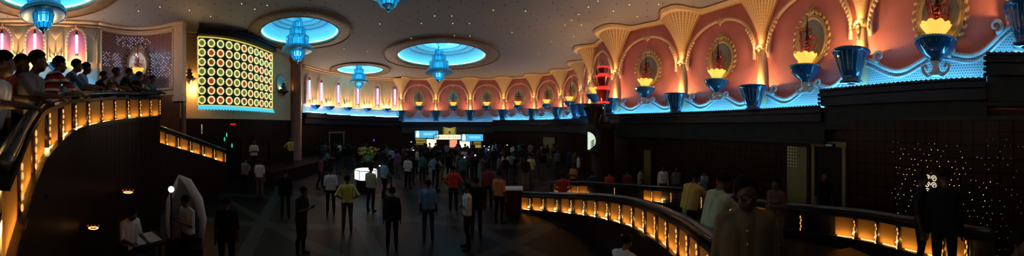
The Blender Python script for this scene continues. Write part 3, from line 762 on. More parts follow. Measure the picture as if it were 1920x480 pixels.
N1, T1, S1 = niche(1.0, 1.62, True), tubelamp(1.0, 'tube_white'), sconce()
NL = [4, 65, 143]; NLn = ['beside the edge of the view', 'under the largest chandelier', 'next to the mirror screen facade']
zn = 6.35
for i, px in enumerate(NL):
    s = LW.s_az(px); rz = LW.rz(s)
    put(N1, LW.w(s, .01, zn), rz, 'pink scalloped arched niche ' + NLn[i]); put(T1, LW.w(s, .18, zn + .28), rz, 'white glowing tube lamp in the niche ' + NLn[i])
    lamp('niche_light', LW.w(s, .3, zn + .02), AMB, 45, .06)
for o in C.objects:
    if o.name.startswith('wall_niche') and o.type == 'EMPTY': o['group'] = 'arched niches behind the balcony crowd'
    if o.name.startswith('tube_lamp') and o.type == 'EMPTY': o['group'] = 'tube lamps behind the balcony crowd'
SL = [(34, 'between the two niches under the largest chandelier'), (104, 'between the chandelier and the last niche before the facade'), (172, 'at the corner of the mirror screen facade')]
for i, (px, nm) in enumerate(SL[:2]):
    s = LW.s_az(px); rz = LW.rz(s); put(S1, LW.w(s, .30, zn - .22), rz, 'blue bowl sconce with gilt leaves ' + nm)
    lamp('sconce_light', LW.w(s, .3, zn - .10), AMB, 120, .06)
struct(strip(LW, 0, LW.L, 5.0, 6.05, .05, .05).build('trim_left_frieze', 'lattice_white'))
mb = MB(); sweep(LW, 0, LW.L, [(0, 5.0), (.45, 5.0), (.5, 5.08), (.5, 4.7), (0, 4.7)], mb); struct(mb.build('trim_left_ledge', 'ledge_dark'))
tag(MB().tube(along(LW, .2, LW.L - .2, .3, 5.06, .4), .02, 6).build('cove_neon', 'neon_cyan', None, True), 'cyan cove light under the scalloped niches behind the balcony crowd', 'cove light')
mb = MB()
for px in (34, 104, 176):
    s = LW.s_az(px)
    for d in (-.35, .35): mb.tube([LW.w(s + d, .03, 6.3), LW.w(s + d, .03, CEIL - .3)], .03, 6)
    for k in range(-3, 4): mb.tube([LW.w(s, .04, 7.4), LW.w(s + k * .14, .06, CEIL - .35)], .022, 5)
struct(mb.build('trim_left_panels', 'cream_trim', None, True))

N2, T2 = niche(.66, 2.45, False), tubelamp(1.75, 'tube_cyan')
FN = [577, 600, 632.6, 669.8, 707, 739.7]; zf = HC + 1.85
for i, px in enumerate(FN):
    s = NW.s_az(px); rz = NW.rz(s); z = HC + [2.0, 1.98, 1.95, 1.9, 1.85, 1.8][0]
    put(N2, NW.w(s, .02, zf), rz, 'tall narrow pink niche, %s from the round brown column' % ORD[i]); put(T2, NW.w(s, .2, zf + .32), rz, 'slim cyan-white tube lamp, %s from the round brown column' % ORD[i])
    lamp('niche_light', NW.w(s, .3, zf + .05), AMB, 16, .05)
for o in C.objects:
    if o.type == 'EMPTY' and not o.get('group'):
        if o.name.startswith('wall_niche'): o['group'] = 'tall niches of the far cream wall'
        if o.name.startswith('tube_lamp'): o['group'] = 'tube lamps of the far cream wall'
for i, px in enumerate([587.5, 615, 650, 687.5, 724]):
    s = NW.s_az(px); rz = NW.rz(s)
    dup(S1, NW.w(s, .30, zf - .05), rz, 'blue bowl sconce between tall niches, %s from the brown column' % ORD[i])
    lamp('sconce_light', NW.w(s, .32, zf + .12), AMB, 100, .06)
for o in C.objects:
    if o.type == 'EMPTY' and o.name.startswith('relief_sconce'): o['group'] = 'bowl sconces with gilt leaves'
nl = lambda s: HC + 1.12 - .25 * s / NW.L
struct(strip(NW, 0, NW.L, lambda s: nl(s) - .05, lambda s: nl(s) + .78, .05, .05, .2).build('trim_far_frieze', 'lattice_white'))
mb = MB()
for k in range(4):
    a, b = NW.L * k / 4, NW.L * (k + 1) / 4; L = nl((a + b) / 2)
    sweep(NW, a, b, [(0, L), (.42, L), (.5, L + .05), (.5, L - .4), (0, L - .4)], mb); sweep(NW, a, b, [(0, L - .4), (.3, L - .4), (.3, L - .9), (0, L - .9)], mb)
struct(mb.build('trim_far_ledge', 'ledge_dark'))
tag(MB().tube(along(NW, .2, NW.L - .2, .33, lambda s: nl(s) + .07, .4), .02, 6).build('cove_neon', 'neon_cyan', None, True), 'cyan cove light under the tall niches of the far wall', 'cove light')
mb = MB(); mb.tube(along(NW, 0, NW.L, .1, lambda s: nl(s) + .78 - .0, .1), .05, 6)
struct(mb.build('trim_far_wave', 'pale_trim', None, True))

# facade oval with bowl and glass
s = FA.s_az(258); rz = FA.rz(s)
o = put(OV, FA.w(s, -.03, 6.35), rz, 'oval mirror with bowl lamp in the mirror lattice screen', 1.0)
for c in kids(o):
    c.material_slots[0].link = 'OBJECT'; c.material_slots[0].material = MATS['white_plaster' if c.name.startswith('mirror_glass') else 'frame_umber']
put(BO, FA.w(s, .34, 5.75), rz, 'bowl lamp with amber shade before the mirror lattice screen', .85); put(SP, FA.w(s, .34, 5.8), rz, 'dark glass spray before the mirror lattice screen', .85)
lamp('bowl_light', FA.w(s, .34, 5.95), AMB, 24, .06); lamp('oval_fill', FA.w(s, .5, 6.75), (.85, .85, 1), 9, .05)  # small white fill lamp added to brighten the pale oval
# little mirror studs in the screen, their sparkle put in as emission
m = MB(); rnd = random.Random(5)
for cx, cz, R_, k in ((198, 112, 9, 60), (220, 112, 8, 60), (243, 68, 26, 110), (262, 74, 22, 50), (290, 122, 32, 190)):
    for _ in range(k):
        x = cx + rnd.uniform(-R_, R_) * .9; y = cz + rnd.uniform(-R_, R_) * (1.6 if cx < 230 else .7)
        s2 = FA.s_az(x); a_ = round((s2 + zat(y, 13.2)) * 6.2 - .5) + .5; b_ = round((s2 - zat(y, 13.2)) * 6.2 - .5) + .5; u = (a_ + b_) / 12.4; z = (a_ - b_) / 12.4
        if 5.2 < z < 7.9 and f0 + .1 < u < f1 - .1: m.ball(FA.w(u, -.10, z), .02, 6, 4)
o = m.build('mirror_stud', 'stud_glint', scr, True) if 'stud_glint' in MATS else None
if o is None: mat('stud_glint', (.8, .9, 1), .2, emis=(.6, .75, 1), es=.5); o = m.build('mirror_stud', 'stud_glint', scr, True)
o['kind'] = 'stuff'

# wall lamp by the recess and oval lamp beside the board
def sidelamp(label, P, s, z, mirror, sc_=1.):
    t = thing('wall_lamp', label, 'lamp', P.w(s, 0, z), P.rz(s)); t.scale = (sc_,) * 3
    if mirror:
        MB().plate([(.46 * math.cos(2 * PI * k / 32), .62 * math.sin(2 * PI * k / 32)) for k in range(32)], -.06, 0, c=(0, 0, .35)).build('mirror_glass', 'mirror_blue', t)
        MB().tube([(.47 * math.cos(2 * PI * k / 32), -.07, .35 + .63 * math.sin(2 * PI * k / 32)) for k in range(32)], .05, 8, True).build('frame', 'gold_leaf', t, True)
    m = MB(); m.lathe([(0, -.55), (.08, -.5), (.15, -.42), (.34, -.30), (.40, -.22), (.34, -.2), (.2, -.3), (0, -.34)], 28, (0, -.32, 0)); m.build('bowl', 'dark_crystal', t, True)
    m = MB()
    for k in range(3): m.lathe([(.16 - .03 * k, -.26 + .2 * k), (.28 - .06 * k, -.08 + .2 * k), (.25 - .06 * k, -.08 + .2 * k), (.12 - .02 * k, -.24 + .2 * k)], 18, (0, -.3, 0))
    m.tube([(0, -.3, .2), (0, -.3, .6)], [.05, .01], 6); m.build('crystal_tier', 'dark_crystal', t, True)
    lamp('wall_lamp_light', (0, -.2, -.10), AMB, 45, .05, t)
    return t
sidelamp('dark tiered crystal wall lamp against the amber-lit recess beside the board', PW, PW.s_az(353), 5.9, False, .9)
sidelamp('small oval blue mirror lamp on the cream wall beyond the medallion board', PW, PW.s_az(526), 5.75, True, .95)
lamp('recess_light', PW.w(PW.s_az(362), .35, 5.2), AMB, 70, .1)

# ================================================================== MEDALLION BOARD
BP = Path([xy(371, 13.0), xy(405, 13.15), xy(440, 13.6), xy(475, 14.5), xy(510, 16.0)])
bd = thing('medallion_board', 'large curved lit board of round yellow-ringed medallions', 'display board', (0, 0, 0))
strip(BP, 0, BP.L, 4.22, 7.72, 0, .35).build('back_board', 'board_green', bd)
m = MB()
for z in (4.24, 7.72): m.tube(along(BP, 0, BP.L, .02, z), .035, 6)
for s in (.0, BP.L): m.tube([BP.w(s, .02, 4.24), BP.w(s, .02, 7.72)], .035, 6)
m.build('lit_edge', 'board_rim', bd, True)
m = MB(); strip(BP, -.0, BP.L, 7.76, 8.02, .32, .75, mb=m); strip(BP, 0, BP.L, 8.0, 8.08, .42, .85, mb=m); m.build('hood', 'hood', bd)
m = MB()
for z in np.linspace(4.50 - .24, 7.41 + .24, 8)[1:-1]: m.tube(along(BP, .05, BP.L - .05, .0, z), .018, 5)
m.build('shelf_strip', 'hood', bd, True)
m = MB(); n = 66; vs, fs = [], []
for i in range(n + 1):
    s = BP.L * i / n; zz = 3.98 + (.08 if i % 2 else 0)
    for o_, z in ((.10, 4.22), (.22, zz), (.20, zz), (.07, 4.22)): vs.append(BP.w(s, o_, z))
for i in range(n): a, b = i * 4, i * 4 + 4; fs += [(a + k, a + (k + 1) % 4, b + (k + 1) % 4, b + k) for k in range(4)]
m.add(vs, fs); m.build('scalloped_valance', 'fringe_cyan', bd)
PAT = ["lgLggrgggrr", "grrbgbrgggg", "gbrbgbbrrgg", "gllglbbgbgb", "grgblrbgggr", "grrgggbgblg", "grrrgbbgrgb"]
pm = {'l': 'plate_green', 'L': 'plate_leaf', 'g': 'plate_green', 'r': 'plate_red', 'b': 'plate_brown'}
ring_me = disc_me = None
for r_ in range(7):
    for c_ in range(11):
        s = .20 + (BP.L - .40) * c_ / 10; z = 7.41 - .4817 * r_
        if ring_me is None:
            m = MB(); m.tube([(.165 * math.cos(2 * PI * k / 20), -.03, .175 * math.sin(2 * PI * k / 20)) for k in range(20)], .036, 6, True); o = m.build('medallion', 'ring_yellow', bd, True); ring_me = o.data
            m = MB(); m.plate([(.14 * math.cos(2 * PI * k / 16), .14 * math.sin(2 * PI * k / 16)) for k in range(16)], -.03, 0); m.ball((0, -.04, .0), (.085, .03, .095), 8, 6); m.ball((.03, -.06, .03), (.03, .02, .03), 6, 4)
            d = m.build('centre_disc', 'plate_green', o, False); disc_me = d.data
        else:
            o = bpy.data.objects.new('medallion', ring_me); C.objects.link(o); o.parent = bd; d = bpy.data.objects.new('centre_disc', disc_me); C.objects.link(d); d.parent = o
        o.location = BP.w(s, .02, z); o.rotation_euler = (0, 0, BP.rz(s))
        d.material_slots[0].link = 'OBJECT'; d.material_slots[0].material = MATS[pm[PAT[r_][c_]]]

# ================================================================== SNACK BAR ON THE FAR WALL
def fp(px, r, z): x, y = xy(px, r); return (x, y, z)
R_ = 26.2
bar = thing('snack_bar', 'brightly lit snack bar with counter and bottle shelves on the far wall', 'bar', fp(842, R_, 0), -az(842))
W = F / R_
def bx(m, x0, x1, y0, y1, yy, th=.1): m.box(((x0 + x1) / 2 / W - 842 / W, yy, (zat(y0, R_) + zat(y1, R_)) / 2), (abs(x1 - x0) / W, th, abs(zat(y0, R_) - zat(y1, R_))))
m = MB(); bx(m, 774, 910, 277, 293, -.4, .7); m.build('counter', 'dark_brown', bar)
m = MB()
for a, b, y0, y1 in ((774, 777, 244, 290), (907, 910, 246, 290), (819, 821, 262, 280), (841, 842.5, 262, 280), (858, 860, 262, 280), (798, 799.5, 259, 280), (882, 883.5, 262, 280)): bx(m, a, b, y0, y1, -.1, .16)
bx(m, 774, 910, 258.5, 260, -.12, .2); m.build('frame_post', 'rail_dark', bar)
for nm, ml, rects in (('bottle_display', 'sign_yellow', [(779, 798, 260, 272), (884, 902, 264, 277)]), ('glass_display', 'sign_white', [(800, 818, 261, 276), (862, 881, 264, 277)]), ('menu_panel', 'sign_pink', [(843, 857, 262, 276)])):
    for q in rects: m = MB(); bx(m, *q, 0., .08); m.build(nm, ml, bar)
m = MB(); rnd = random.Random(4)
for q in (779, 885):
    for k in range(9): x = (q + 1 + 2 * k - 842) / W; m.lathe([(0, 0), (.04, 0), (.04, .18), (.015, .25), (.015, .3), (0, .3)], 7, (x, -.14, zat(272, R_))); m.lathe([(0, 0), (.04, 0), (.04, .14), (.015, .2), (0, .22)], 7, (x, -.14, zat(266, R_)))
m.build('bottle_row', 'olive_door', bar, True)['kind'] = 'stuff'
for nm, lb, a, b, y0, y1, ml in (('cyan_sign', 'cyan lit sign over the bar with the yellow bottle display', 778, 822, 244.5, 259, 'sign_cyan'), ('cyan_sign', 'cyan lit sign over the bar beside the shorter bottle display', 865, 906, 251, 264.5, 'sign_cyan'), ('white_sign', 'long cream-white lit fascia sign over the middle of the bar', 813, 864, 252, 261.5, 'sign_white')):
    xc = (a + b) / 2; t = thing(nm, lb, 'sign', fp(xc, R_ - .3, zat((y0 + y1) / 2, R_)), -az(xc)); w, h = (b - a) / W, (y1 - y0) / W
    MB().box((0, 0, 0), (w, .08, h)).build('panel', ml, t)
    m = MB(); [m.box((0, -.02, s_ * h / 2), (w + .08, .14, .06)) for s_ in (-1, 1)]; [m.box((s_ * w / 2, -.02, 0), (.06, .14, h)) for s_ in (-1, 1)]; m.build('frame', 'rail_dark', t)
    m = MB()
    if nm == 'cyan_sign':
        m.lathe([(0, -.3), (.12, -.3), (.16, .05), (.09, .2), (.11, .32), (0, .36)], 12, (-w * .38, -.05, 0), sy=.3)
        m.build('white_figure', 'sign_white', t, True)
        m = MB()
        for k in range(9): m.box((-w * .12 + k * .13, -.05, .03), (.09, .02, .16 + .05 * (k % 3)))
        mat('script_pale', (.6, .8, .9), .4, emis=(.3, .75, .95), es=1.0) if 'script_pale' not in MATS else None
        m.build('lettering', 'script_pale', t)
    else:
        for k in range(14): m.box((-w * .42 + k * w * .065, -.05, 0), (.10, .02, .16 + .05 * (k % 3)))
        mat('script_gold', (.6, .5, .2), .4, emis=(1, .6, .15), es=.5); m.build('lettering', 'script_gold', t)
t = thing('gilt_emblem', 'gilt lit emblem with spread wings crowning the bar', 'emblem', fp(843, R_ - .4, zat(247, R_)), -az(843))
m = MB(); m.ball((0, 0, .05), (.2, .1, .34), 12, 8)
for s_ in (-1, 1):
    for k in range(5): m.tube([(s_ * .12, 0, -.28 + .15 * k), (s_ * .45, -.02, -.26 + .16 * k), (s_ * (.66 + .03 * (k % 2)), 0, -.22 + .17 * k)], [.07, .07, .02], 6)
m.build('wing', 'sign_gold', t, True); MB().ball((0, -.08, -.05), (.11, .06, .16), 10, 6).build('boss', 'dark_crystal', t, True)
lamp('bar_light', fp(842, R_ - 1.2, 2.6), (1, .85, .6), 6, .2)

# crescent lamp and its pier, red glass fountain lamp, dark urns
PX = M.at(M.s_az(1122))[0]
def pier(px, r, rad, z1, name):
    o = MB().lathe([(rad * 1.2, 0), (rad * 1.2, .3), (rad, .4), (rad, z1 - .3), (rad * 1.15, z1 - .2), (rad * 1.15, z1), (0, z1)], 24, rmod=lambda a, z: 1 + .03 * math.sin(12 * a)).build(name, 'dark_brown', None, True)
    o.location = fp(px, r, 0); return struct(o)
pier(1130, 13.0, .58, 3.25, 'column_pier')
t = thing('half_round_lamp', 'half-round white wall lamp glowing below the red glass lamp', 'lamp', fp(1101, 12.3, zat(264, 12.3)), -az(1101))
h = .45
MB().plate([(0, -h)] + [(.42 * math.cos(a), h * math.sin(a)) for a in np.linspace(-PI / 2, PI / 2, 16)] + [(0, h)], -.05, 0).build('lit_face', 'crescent_lamp', t)
MB().tube([(0, -.05, -h)] + [(.43 * math.cos(a), -.05, h * math.sin(a)) for a in np.linspace(-PI / 2, PI / 2, 16)] + [(0, -.05, h)], .025, 6, True).build('rim', 'rail_dark', t, True)
m = MB(); [m.tube([(.16, -.06, -.38 + .1 * k), (.27, -.07, -.3 + .1 * k), (.36, -.06, -.22 + .1 * k)], [.012, .035, .008], 5) for k in range(4)]; m.build('etched_leaf', 'teal_etch' if 'teal_etch' in MATS else 'pot_green', t, True)
MB().box((.2, .12, -.55), (.5, .25, .12)).build('bracket', 'dark_brown', t)

t = thing('red_glass_fountain', 'tall tiered lamp of glowing red glass on a dark pedestal', 'lamp', fp(1131, 12.9, 0))
U = 12.9 / F
def zz(y): return zat(y, 12.9)
MB().lathe([(.30, 3.30), (.34, 3.4), (.22, 3.5), (.12, 3.7), (.10, zz(200)), (.16, zz(196))], 20).build('pedestal', 'dark_crystal', t, True)
m = MB(); [m.tube([(.09 * math.cos(a), .09 * math.sin(a), 3.45), (.09 * math.cos(a), .09 * math.sin(a), zz(190))], .022, 6) for a in (3.6, 4.2, 5.0, 5.6)]; m.build('glass_rod', 'red_glass', t, True)
for yt, yb, rt, rb in ((168, 196, .37, .17), (144, 168, .34, .17), (127, 144, .27, .13)):
    zt_, zb_ = zz(yt), zz(yb)
    p = MB().lathe([(rb, zb_), (rb * 1.3, zb_ + (zt_ - zb_) * .3), (rt * .95, zt_ - .05), (rt, zt_), (rt - .04, zt_), (rb, zb_ + .06)], 30, rmod=lambda a, z: 1 + .05 * math.sin(10 * a)).build('glass_tier', 'red_dark', t, True)
    m = MB(); m2 = MB()
    m.beads([(rt * math.cos(2 * PI * k / 108), rt * math.sin(2 * PI * k / 108), zt_) for k in range(108)], .05, 6, 7, True)
    m2.beads([((rb + .1) * math.cos(2 * PI * k / 84), (rb + .1) * math.sin(2 * PI * k / 84), zb_ + .10) for k in range(84)], .05, 6, 7, True)
    m.build('glowing_bead_rim', 'red_glow', p, True); m2.build('glowing_bead_rim', 'red_glow', p, True)
m = MB(); m.tube([(0, 0, zz(141)), (0, 0, zz(128)), (0, 0, zz(112))], [.12, .09, .02], 10)
for k in range(10): a = 2 * PI * k / 10; m.ball((.15 * math.cos(a), .15 * math.sin(a), zz(126) + .05 * (k % 3)), .045, 7, 5)
m.build('crystal_finial', 'mirror_grey', t, True)
lamp('red_light', (.0, 0, zz(150)), (1, .04, .02), 7, .15, t)
for px, r, nm in ((1113, 12.2, 'black glass urn lamp beside the red glass fountain'), ):
    t = thing('black_urn_lamp', nm, 'lamp', fp(px, r, zat(197, r))); t.scale = (1.05, 1.05, 1)
    MB().lathe([(.0, -.95), (.2, -.95), (.22, -.8), (.3, -.5), (.45, -.15), (.52, 0), (.46, 0), (.3, -.3), (0, -.35)], 40, rmod=lambda a, z: 1 + .05 * abs(math.sin(10 * a))).build('urn_body', 'dark_crystal', t, True)
    MB().lathe([(.46, -.04), (.55, 0), (.50, .03), (.45, .0)], 40, rmod=lambda a, z: 1 + .03 * abs(math.sin(12 * a))).build('urn_rim', 'dark_crystal', t, True)
    MB().ball((0, 0, -.1), .1, 10, 7).build('bulb', 'amber_lamp', t, True)
    lamp('urn_light', (0, 0, .06), AMB, 22, .06, t)

# ================================================================== GLOWING COUNTER AND FLOWERS
t = thing('lit_counter', 'white glowing octagonal counter in the middle of the crowd', 'counter', fp(686, 12.9, 0))
MB().lathe([(.58, .55), (.58, 1.0), (0, 1.0)], 8).build('lit_panel', 'counter_lamp', t)
m = MB(); m.lathe([(.5, 0), (.5, .5), (.6, .55)], 8)
for k in range(8): a = 2 * PI * k / 8; m.tube([(.585 * math.cos(a), .585 * math.sin(a), .52), (.585 * math.cos(a), .585 * math.sin(a), 1.02)], .014, 5)
m.tube([(.585 * math.cos(2 * PI * k / 8), .585 * math.sin(2 * PI * k / 8), 1.0) for k in range(8)], .016, 5, True); m.build('frame', 'rail_dark', t)
t = thing('flower_arrangement', 'spreading yellow and green flower arrangement in a glass vase', 'plant', fp(690, 14.6, 1.15))
MB().lathe([(0, 0), (.22, 0), (.3, .08), (.34, .3), (.25, .38), (.27, .42), (.23, .42), (.2, .1), (0, .05)], 20).build('vase', 'pot_green', t, True)
rnd = random.Random(11); lf, fl, fr = MB(), MB(), MB()
for k in range(70):
    a = rnd.random() * 2 * PI; q = .15 + .5 * rnd.random(); z = .45 + .45 * rnd.random() * (1 - q * .5); x, y = q * math.cos(a), q * math.sin(a)
    lf.tube([(x * .2, y * .2, .35), (x * .7, y * .7, z), (x, y, z - .04)], [.01, .03, .004], 4)
    (fl if k % 4 else fr).ball((x, y, z), (.05, .05, .035), 6, 4)
lf.build('foliage', 'leaf_green', t, True); fl.build('yellow_bloom', 'flower_yellow', t, True)['kind'] = 'stuff'; fr.build('red_bloom', 'flower_red', t, True)['kind'] = 'stuff'
t = thing('plinth', 'dark square plinth carrying the flower arrangement', 'plinth', fp(690, 14.6, 0)); MB().box((0, 0, .05), (.7, .7, .1)).box((0, 0, .6), (.5, .5, 1.0)).build('plinth_body', 'dark_brown', t); MB().box((0, 0, 1.12), (.6, .6, .06)).build('plinth_cap', 'dark_brown', t)
lamp('flower_light', fp(690, 13.8, 2.4), (.9, 1, .7), 3., .1)

# ================================================================== BALUSTRADES WITH LIT PANELS
class Rail(Path):
    pass
def rail(name, label, ctrl, pans, z_of, flames=True, z0=None, ph=.45, pw=.30, drum=None):
    P = Path([xy(px, r) for px, r in ctrl]); zf_ = hermite([(P.sc(i), z_of[i]) for i in range(len(ctrl))])
    zl = lambda s: float(np.interp(s, [P.sc(i) for i in range(len(ctrl))], z_of))
    t = thing(name, label, 'balustrade', (0, 0, 0))
    m = MB(); m.tube(along(P, 0, P.L, 0, lambda s: zl(s) + ph + .16, .15), .055, 10); m.build('handrail', 'rail_wood', t, True)
    m = MB(); strip(P, 0, P.L, lambda s: zl(s) + ph + .01, lambda s: zl(s) + ph + .07, .05, .10, .15, m); strip(P, 0, P.L, lambda s: zl(s) - .09, lambda s: zl(s) - .0, .07, .16, .15, m); m.build('rail_band', 'rail_dark', t)
    m = MB(); strip(P, 0, P.L, lambda s: zl(s) - .02, lambda s: zl(s) + ph + .04, -.16, .03, .15, m); m.build('backing', 'rail_dark', t)
    ss = [P.s_az(p) for p in pans]
    for i, s in enumerate(ss):
        z = zl(s); g1 = (ss[i + 1] - s) if i + 1 < len(ss) else (s - ss[i - 1]); w = min(pw * 1.1, abs(g1) * .74)
        p, n = P.at(s); sl = (zl(s + .1) - zl(s - .1)) / .2; tv = Vector((-n.y, n.x)) * -1
        def q(u, off, dz): c = P.w(s + u, off, 0); return (c[0], c[1], z + sl * u + dz)
        m = MB(); hw = w / 2
        m.add([q(-hw, .0, .015), q(hw, .0, .015), q(hw, .0, ph), q(-hw, .0, ph), q(-hw, -.02, .015), q(hw, -.02, .015), q(hw, -.02, ph), q(-hw, -.02, ph)], [(0, 1, 2, 3), (7, 6, 5, 4), (0, 4, 5, 1), (1, 5, 6, 2), (2, 6, 7, 3), (3, 7, 4, 0)])
        pan = m.build('glowing_panel', 'amber_glass', t)
        MB().tube([q(-hw * .9, -.085, .05), q(hw * .9, -.085, .05)], .016, 6).build('light_strip', 'amber_rail', pan)
        u = g1 / 2; m = MB(); m.tube([q(u, -.01, 0), q(u, -.01, ph)], .03, 6); m.tube([q(u - .055, -.06, 0), q(u - .055, -.06, ph)], .02, 5); m.tube([q(u + .055, -.06, 0), q(u + .055, -.06, ph)], .02, 5); po = m.build('post', 'post_dark', t, True)
        if flames:
            m = MB(); k_ = 5
            for j in range(k_): c = q(u + (.008 if j % 2 else -.008), .03, .07 + (ph - .14) * j / (k_ - 1)); m.ball(c, (.012, .012, .034), 7, 5)
            m.build('flame_glass', 'flame_glass', po, True)
    if drum:
        o = strip(P, 0, P.L, 0 if drum is True else drum, lambda s: zl(s) - .09, .03, .2, .15).build('wall_' + name.replace('balustrade', 'drum'), 'brown_ribs'); struct(o)
    return P, zl
L1c = [(4, 1.62), (21, 1.85), (48, 2.3), (76, 2.85), (102, 3.5), (128, 4.3), (153, 5.0), (179, 5.5), (203, 5.9), (227, 6.3), (252, 6.7), (273, 6.95), (299, 7.25)]
yb1 = [500, 448, 360, 298, 270, 248, 237, 231, 226, 223, 220.5, 219, 217]
L1, z1 = rail('balcony_balustrade', 'curved balcony balustrade of tall amber panels below the leaning crowd', L1c, [21, 48, 76, 102, 128, 153, 179, 203, 227, 252, 273, 291], [max(2.2, zat(y, r)) for (p, r), y in zip(L1c, yb1)], drum=True, pw=.34, ph=.47)
L2c = [(296, 9.6), (345, 10.6), (385, 11.4), (425, 12.3)]
L2, z2 = rail('stair_balustrade', 'descending stair balustrade of amber panels under the medallion board', L2c, [302, 322, 345, 368, 391, 412], [zat(267, 9.6), zat(281, 10.6), zat(293, 11.4), zat(306, 12.3)], drum=True, pw=.36)
L3c = [(293, 8.2), (312, 9.4)]
R1c = [(970, 9.9), (983, 9.6), (1006, 9.3), (1032, 8.95), (1059, 8.4), (1085, 7.9), (1107, 7.4), (1128, 6.9), (1152, 6.4), (1175, 5.95), (1197, 5.5), (1219, 5.0), (1241, 4.5), (1261, 4.1), (1281, 3.7), (1300, 3.3), (1322, 2.9), (1350, 2.5)]
yb2 = [391, 392, 393.5, 395.5, 398, 401, 404, 408, 413.5, 420, 428, 440, 454, 470, 487, 507, 535, 570]
R1, z3 = rail('inner_stair_balustrade', 'long curving balustrade of amber panels sweeping up to the man in glasses', R1c, [983, 1006, 1032, 1059, 1085, 1107, 1128, 1152, 1175, 1197, 1219, 1241, 1261, 1281, 1300, 1320], [zat(y, r) for (p, r), y in zip(R1c, yb2)], drum=None, pw=.30, ph=.44)
# drum of the inner stair faces the hall: outline below the inner balustrade
struct(strip(R1, 0, R1.L, 0, lambda s: z3(s) - .09, .03, .2, .15).build('wall_stair_drum', 'brown_ribs'))
R2c = [(1030, 12.2), (1068, 11.9), (1105, 11.5), (1160, 11.0), (1220, 10.3), (1280, 9.0), (1352, 7.4), (1450, 6.3), (1590, 5.5), (1700, 4.7), (1800, 4.1), (1860, 3.9)]
yb3 = [365, 365, 366, 371, 377, 384, 400, 425, 444, 468, 492, 505]
R2, z4 = rail('outer_stair_balustrade', 'outer stair balustrade of amber panels passing behind the standing people', R2c, [1045, 1062, 1076, 1092, 1214, 1232, 1286, 1352, 1432, 1582, 1624, 1664, 1706, 1748, 1790], [zat(y, r) for (p, r), y in zip(R2c, yb3)], pw=.42, ph=.42)
struct(strip(R2, 0, R2.L, 0, lambda s: z4(s) - .09, .03, .2, .15).build('wall_outer_stair', 'brown_ribs'))

# stairs between the two right-hand balustrades, and the balcony steps behind the first
def steps(Pa, za, Pb, zb_, n, name, label, m='floor_stone'):
    mb = MB()
    for i in range(n):
        u0, u1 = i / n, (i + 1) / n; a0, a1, b0, b1 = [Vector(P.at(P.L * u)[0]) for P, u in ((Pa, u0), (Pa, u1), (Pb, u0), (Pb, u1))]; a0, b0, a1, b1 = a0.lerp(b0, .06), b0.lerp(a0, .06), a1.lerp(b1, .06), b1.lerp(a1, .06)
        za_, zb2 = za(Pa.L * u0) - .12, zb_(Pb.L * u0) - .12
        lo = 0
        mb.add([(*a0, lo), (*a1, lo), (*b1, lo), (*b0, lo), (*a0, za_), (*a1, za_), (*b1, zb2), (*b0, zb2)], [(3, 2, 1, 0), (4, 5, 6, 7), (0, 1, 5, 4), (1, 2, 6, 5), (2, 3, 7, 6), (3, 0, 4, 7)])
    o = mb.build(name, m); tag(o, label, 'stairs'); return o
LO = Path([(L1.at(L1.L * k / 8)[0] - L1.at(L1.L * k / 8)[1] * (1.9 + .3 * k)) for k in range(9)])
steps(L1, lambda s: max(.1, z1(s) - .30), LO, lambda s: max(.1, z1(L1.L * s / LO.L) - .30), 10, 'balcony_steps', 'dark balcony steps carrying the leaning crowd', 'dark_brown')
steps(R1, lambda s: z3(s) - .0, R2, lambda s: z4(s), 11, 'curved_staircase', 'broad dark curved staircase between the two amber balustrades', 'hood')

def uplight(label, px, py, r, sc_=1.):
    t = thing('ring_lamp', label, 'lamp', fp(px, r, zat(py, r)), -az(px)); t.scale = (sc_ * .85, sc_ * .85, sc_ * .6)
    MB().tube([(.10 * math.cos(2 * PI * k / 24), .07 * math.sin(2 * PI * k / 24), 0) for k in range(24)], .016, 6, True).build('glowing_ring', 'flame_ring', t, True)
    m = MB(); m.lathe([(0, -.12), (.04, -.12), (.06, -.04), (.13, -.01), (.12, .01), (0, -.02)], 20); m.tube([(0, .1, -.08), (0, .35, -.08)], .02, 6); m.build('bowl', 'rail_dark', t, True)
    m = MB(); m.tube([(-.1, .03, .0), (.1, .03, .0)], .008, 5); [m.tube([(.03 * k, .02, 0), (.045 * k, .03, .07), (.035 * k, .02, .11)], [.010, .011, .004], 5) for k in (-3, -1, 1, 3)]; m.build('glass_flame', 'flame_dim', t, True); return t
mat('flame_ring', (1, .6, .2), .4, emis=(1, .50, .14), es=4); mat('flame_dim', (1, .3, .1), .4, emis=(1, .22, .03), es=.12)
uplight('small glowing ring lamp on the dark drum wall above the reading person', 240, 361, 6.0, 1.15)
uplight('small glowing ring lamp low on the dark drum wall beside the bottom edge', 175, 428, 4.9, 1.)
uplight('small glowing ring lamp on the stair drum above the white-capped person', 1174, 445, 5.4, .9)
t = thing('globe_lamp', 'small white globe lamp beside the pale curved seat back', 'lamp', fp(321, 5.8, zat(355, 5.8)))
MB().ball((0, 0, 0), .07, 14, 10).build('globe', 'phone_white', t, True); MB().lathe([(.0, -1.7), (.16, -1.7), (.16, -1.66), (.02, -1.6), (.02, -.1), (.06, -.08)], 14).build('stand', 'rail_dark', t, True)
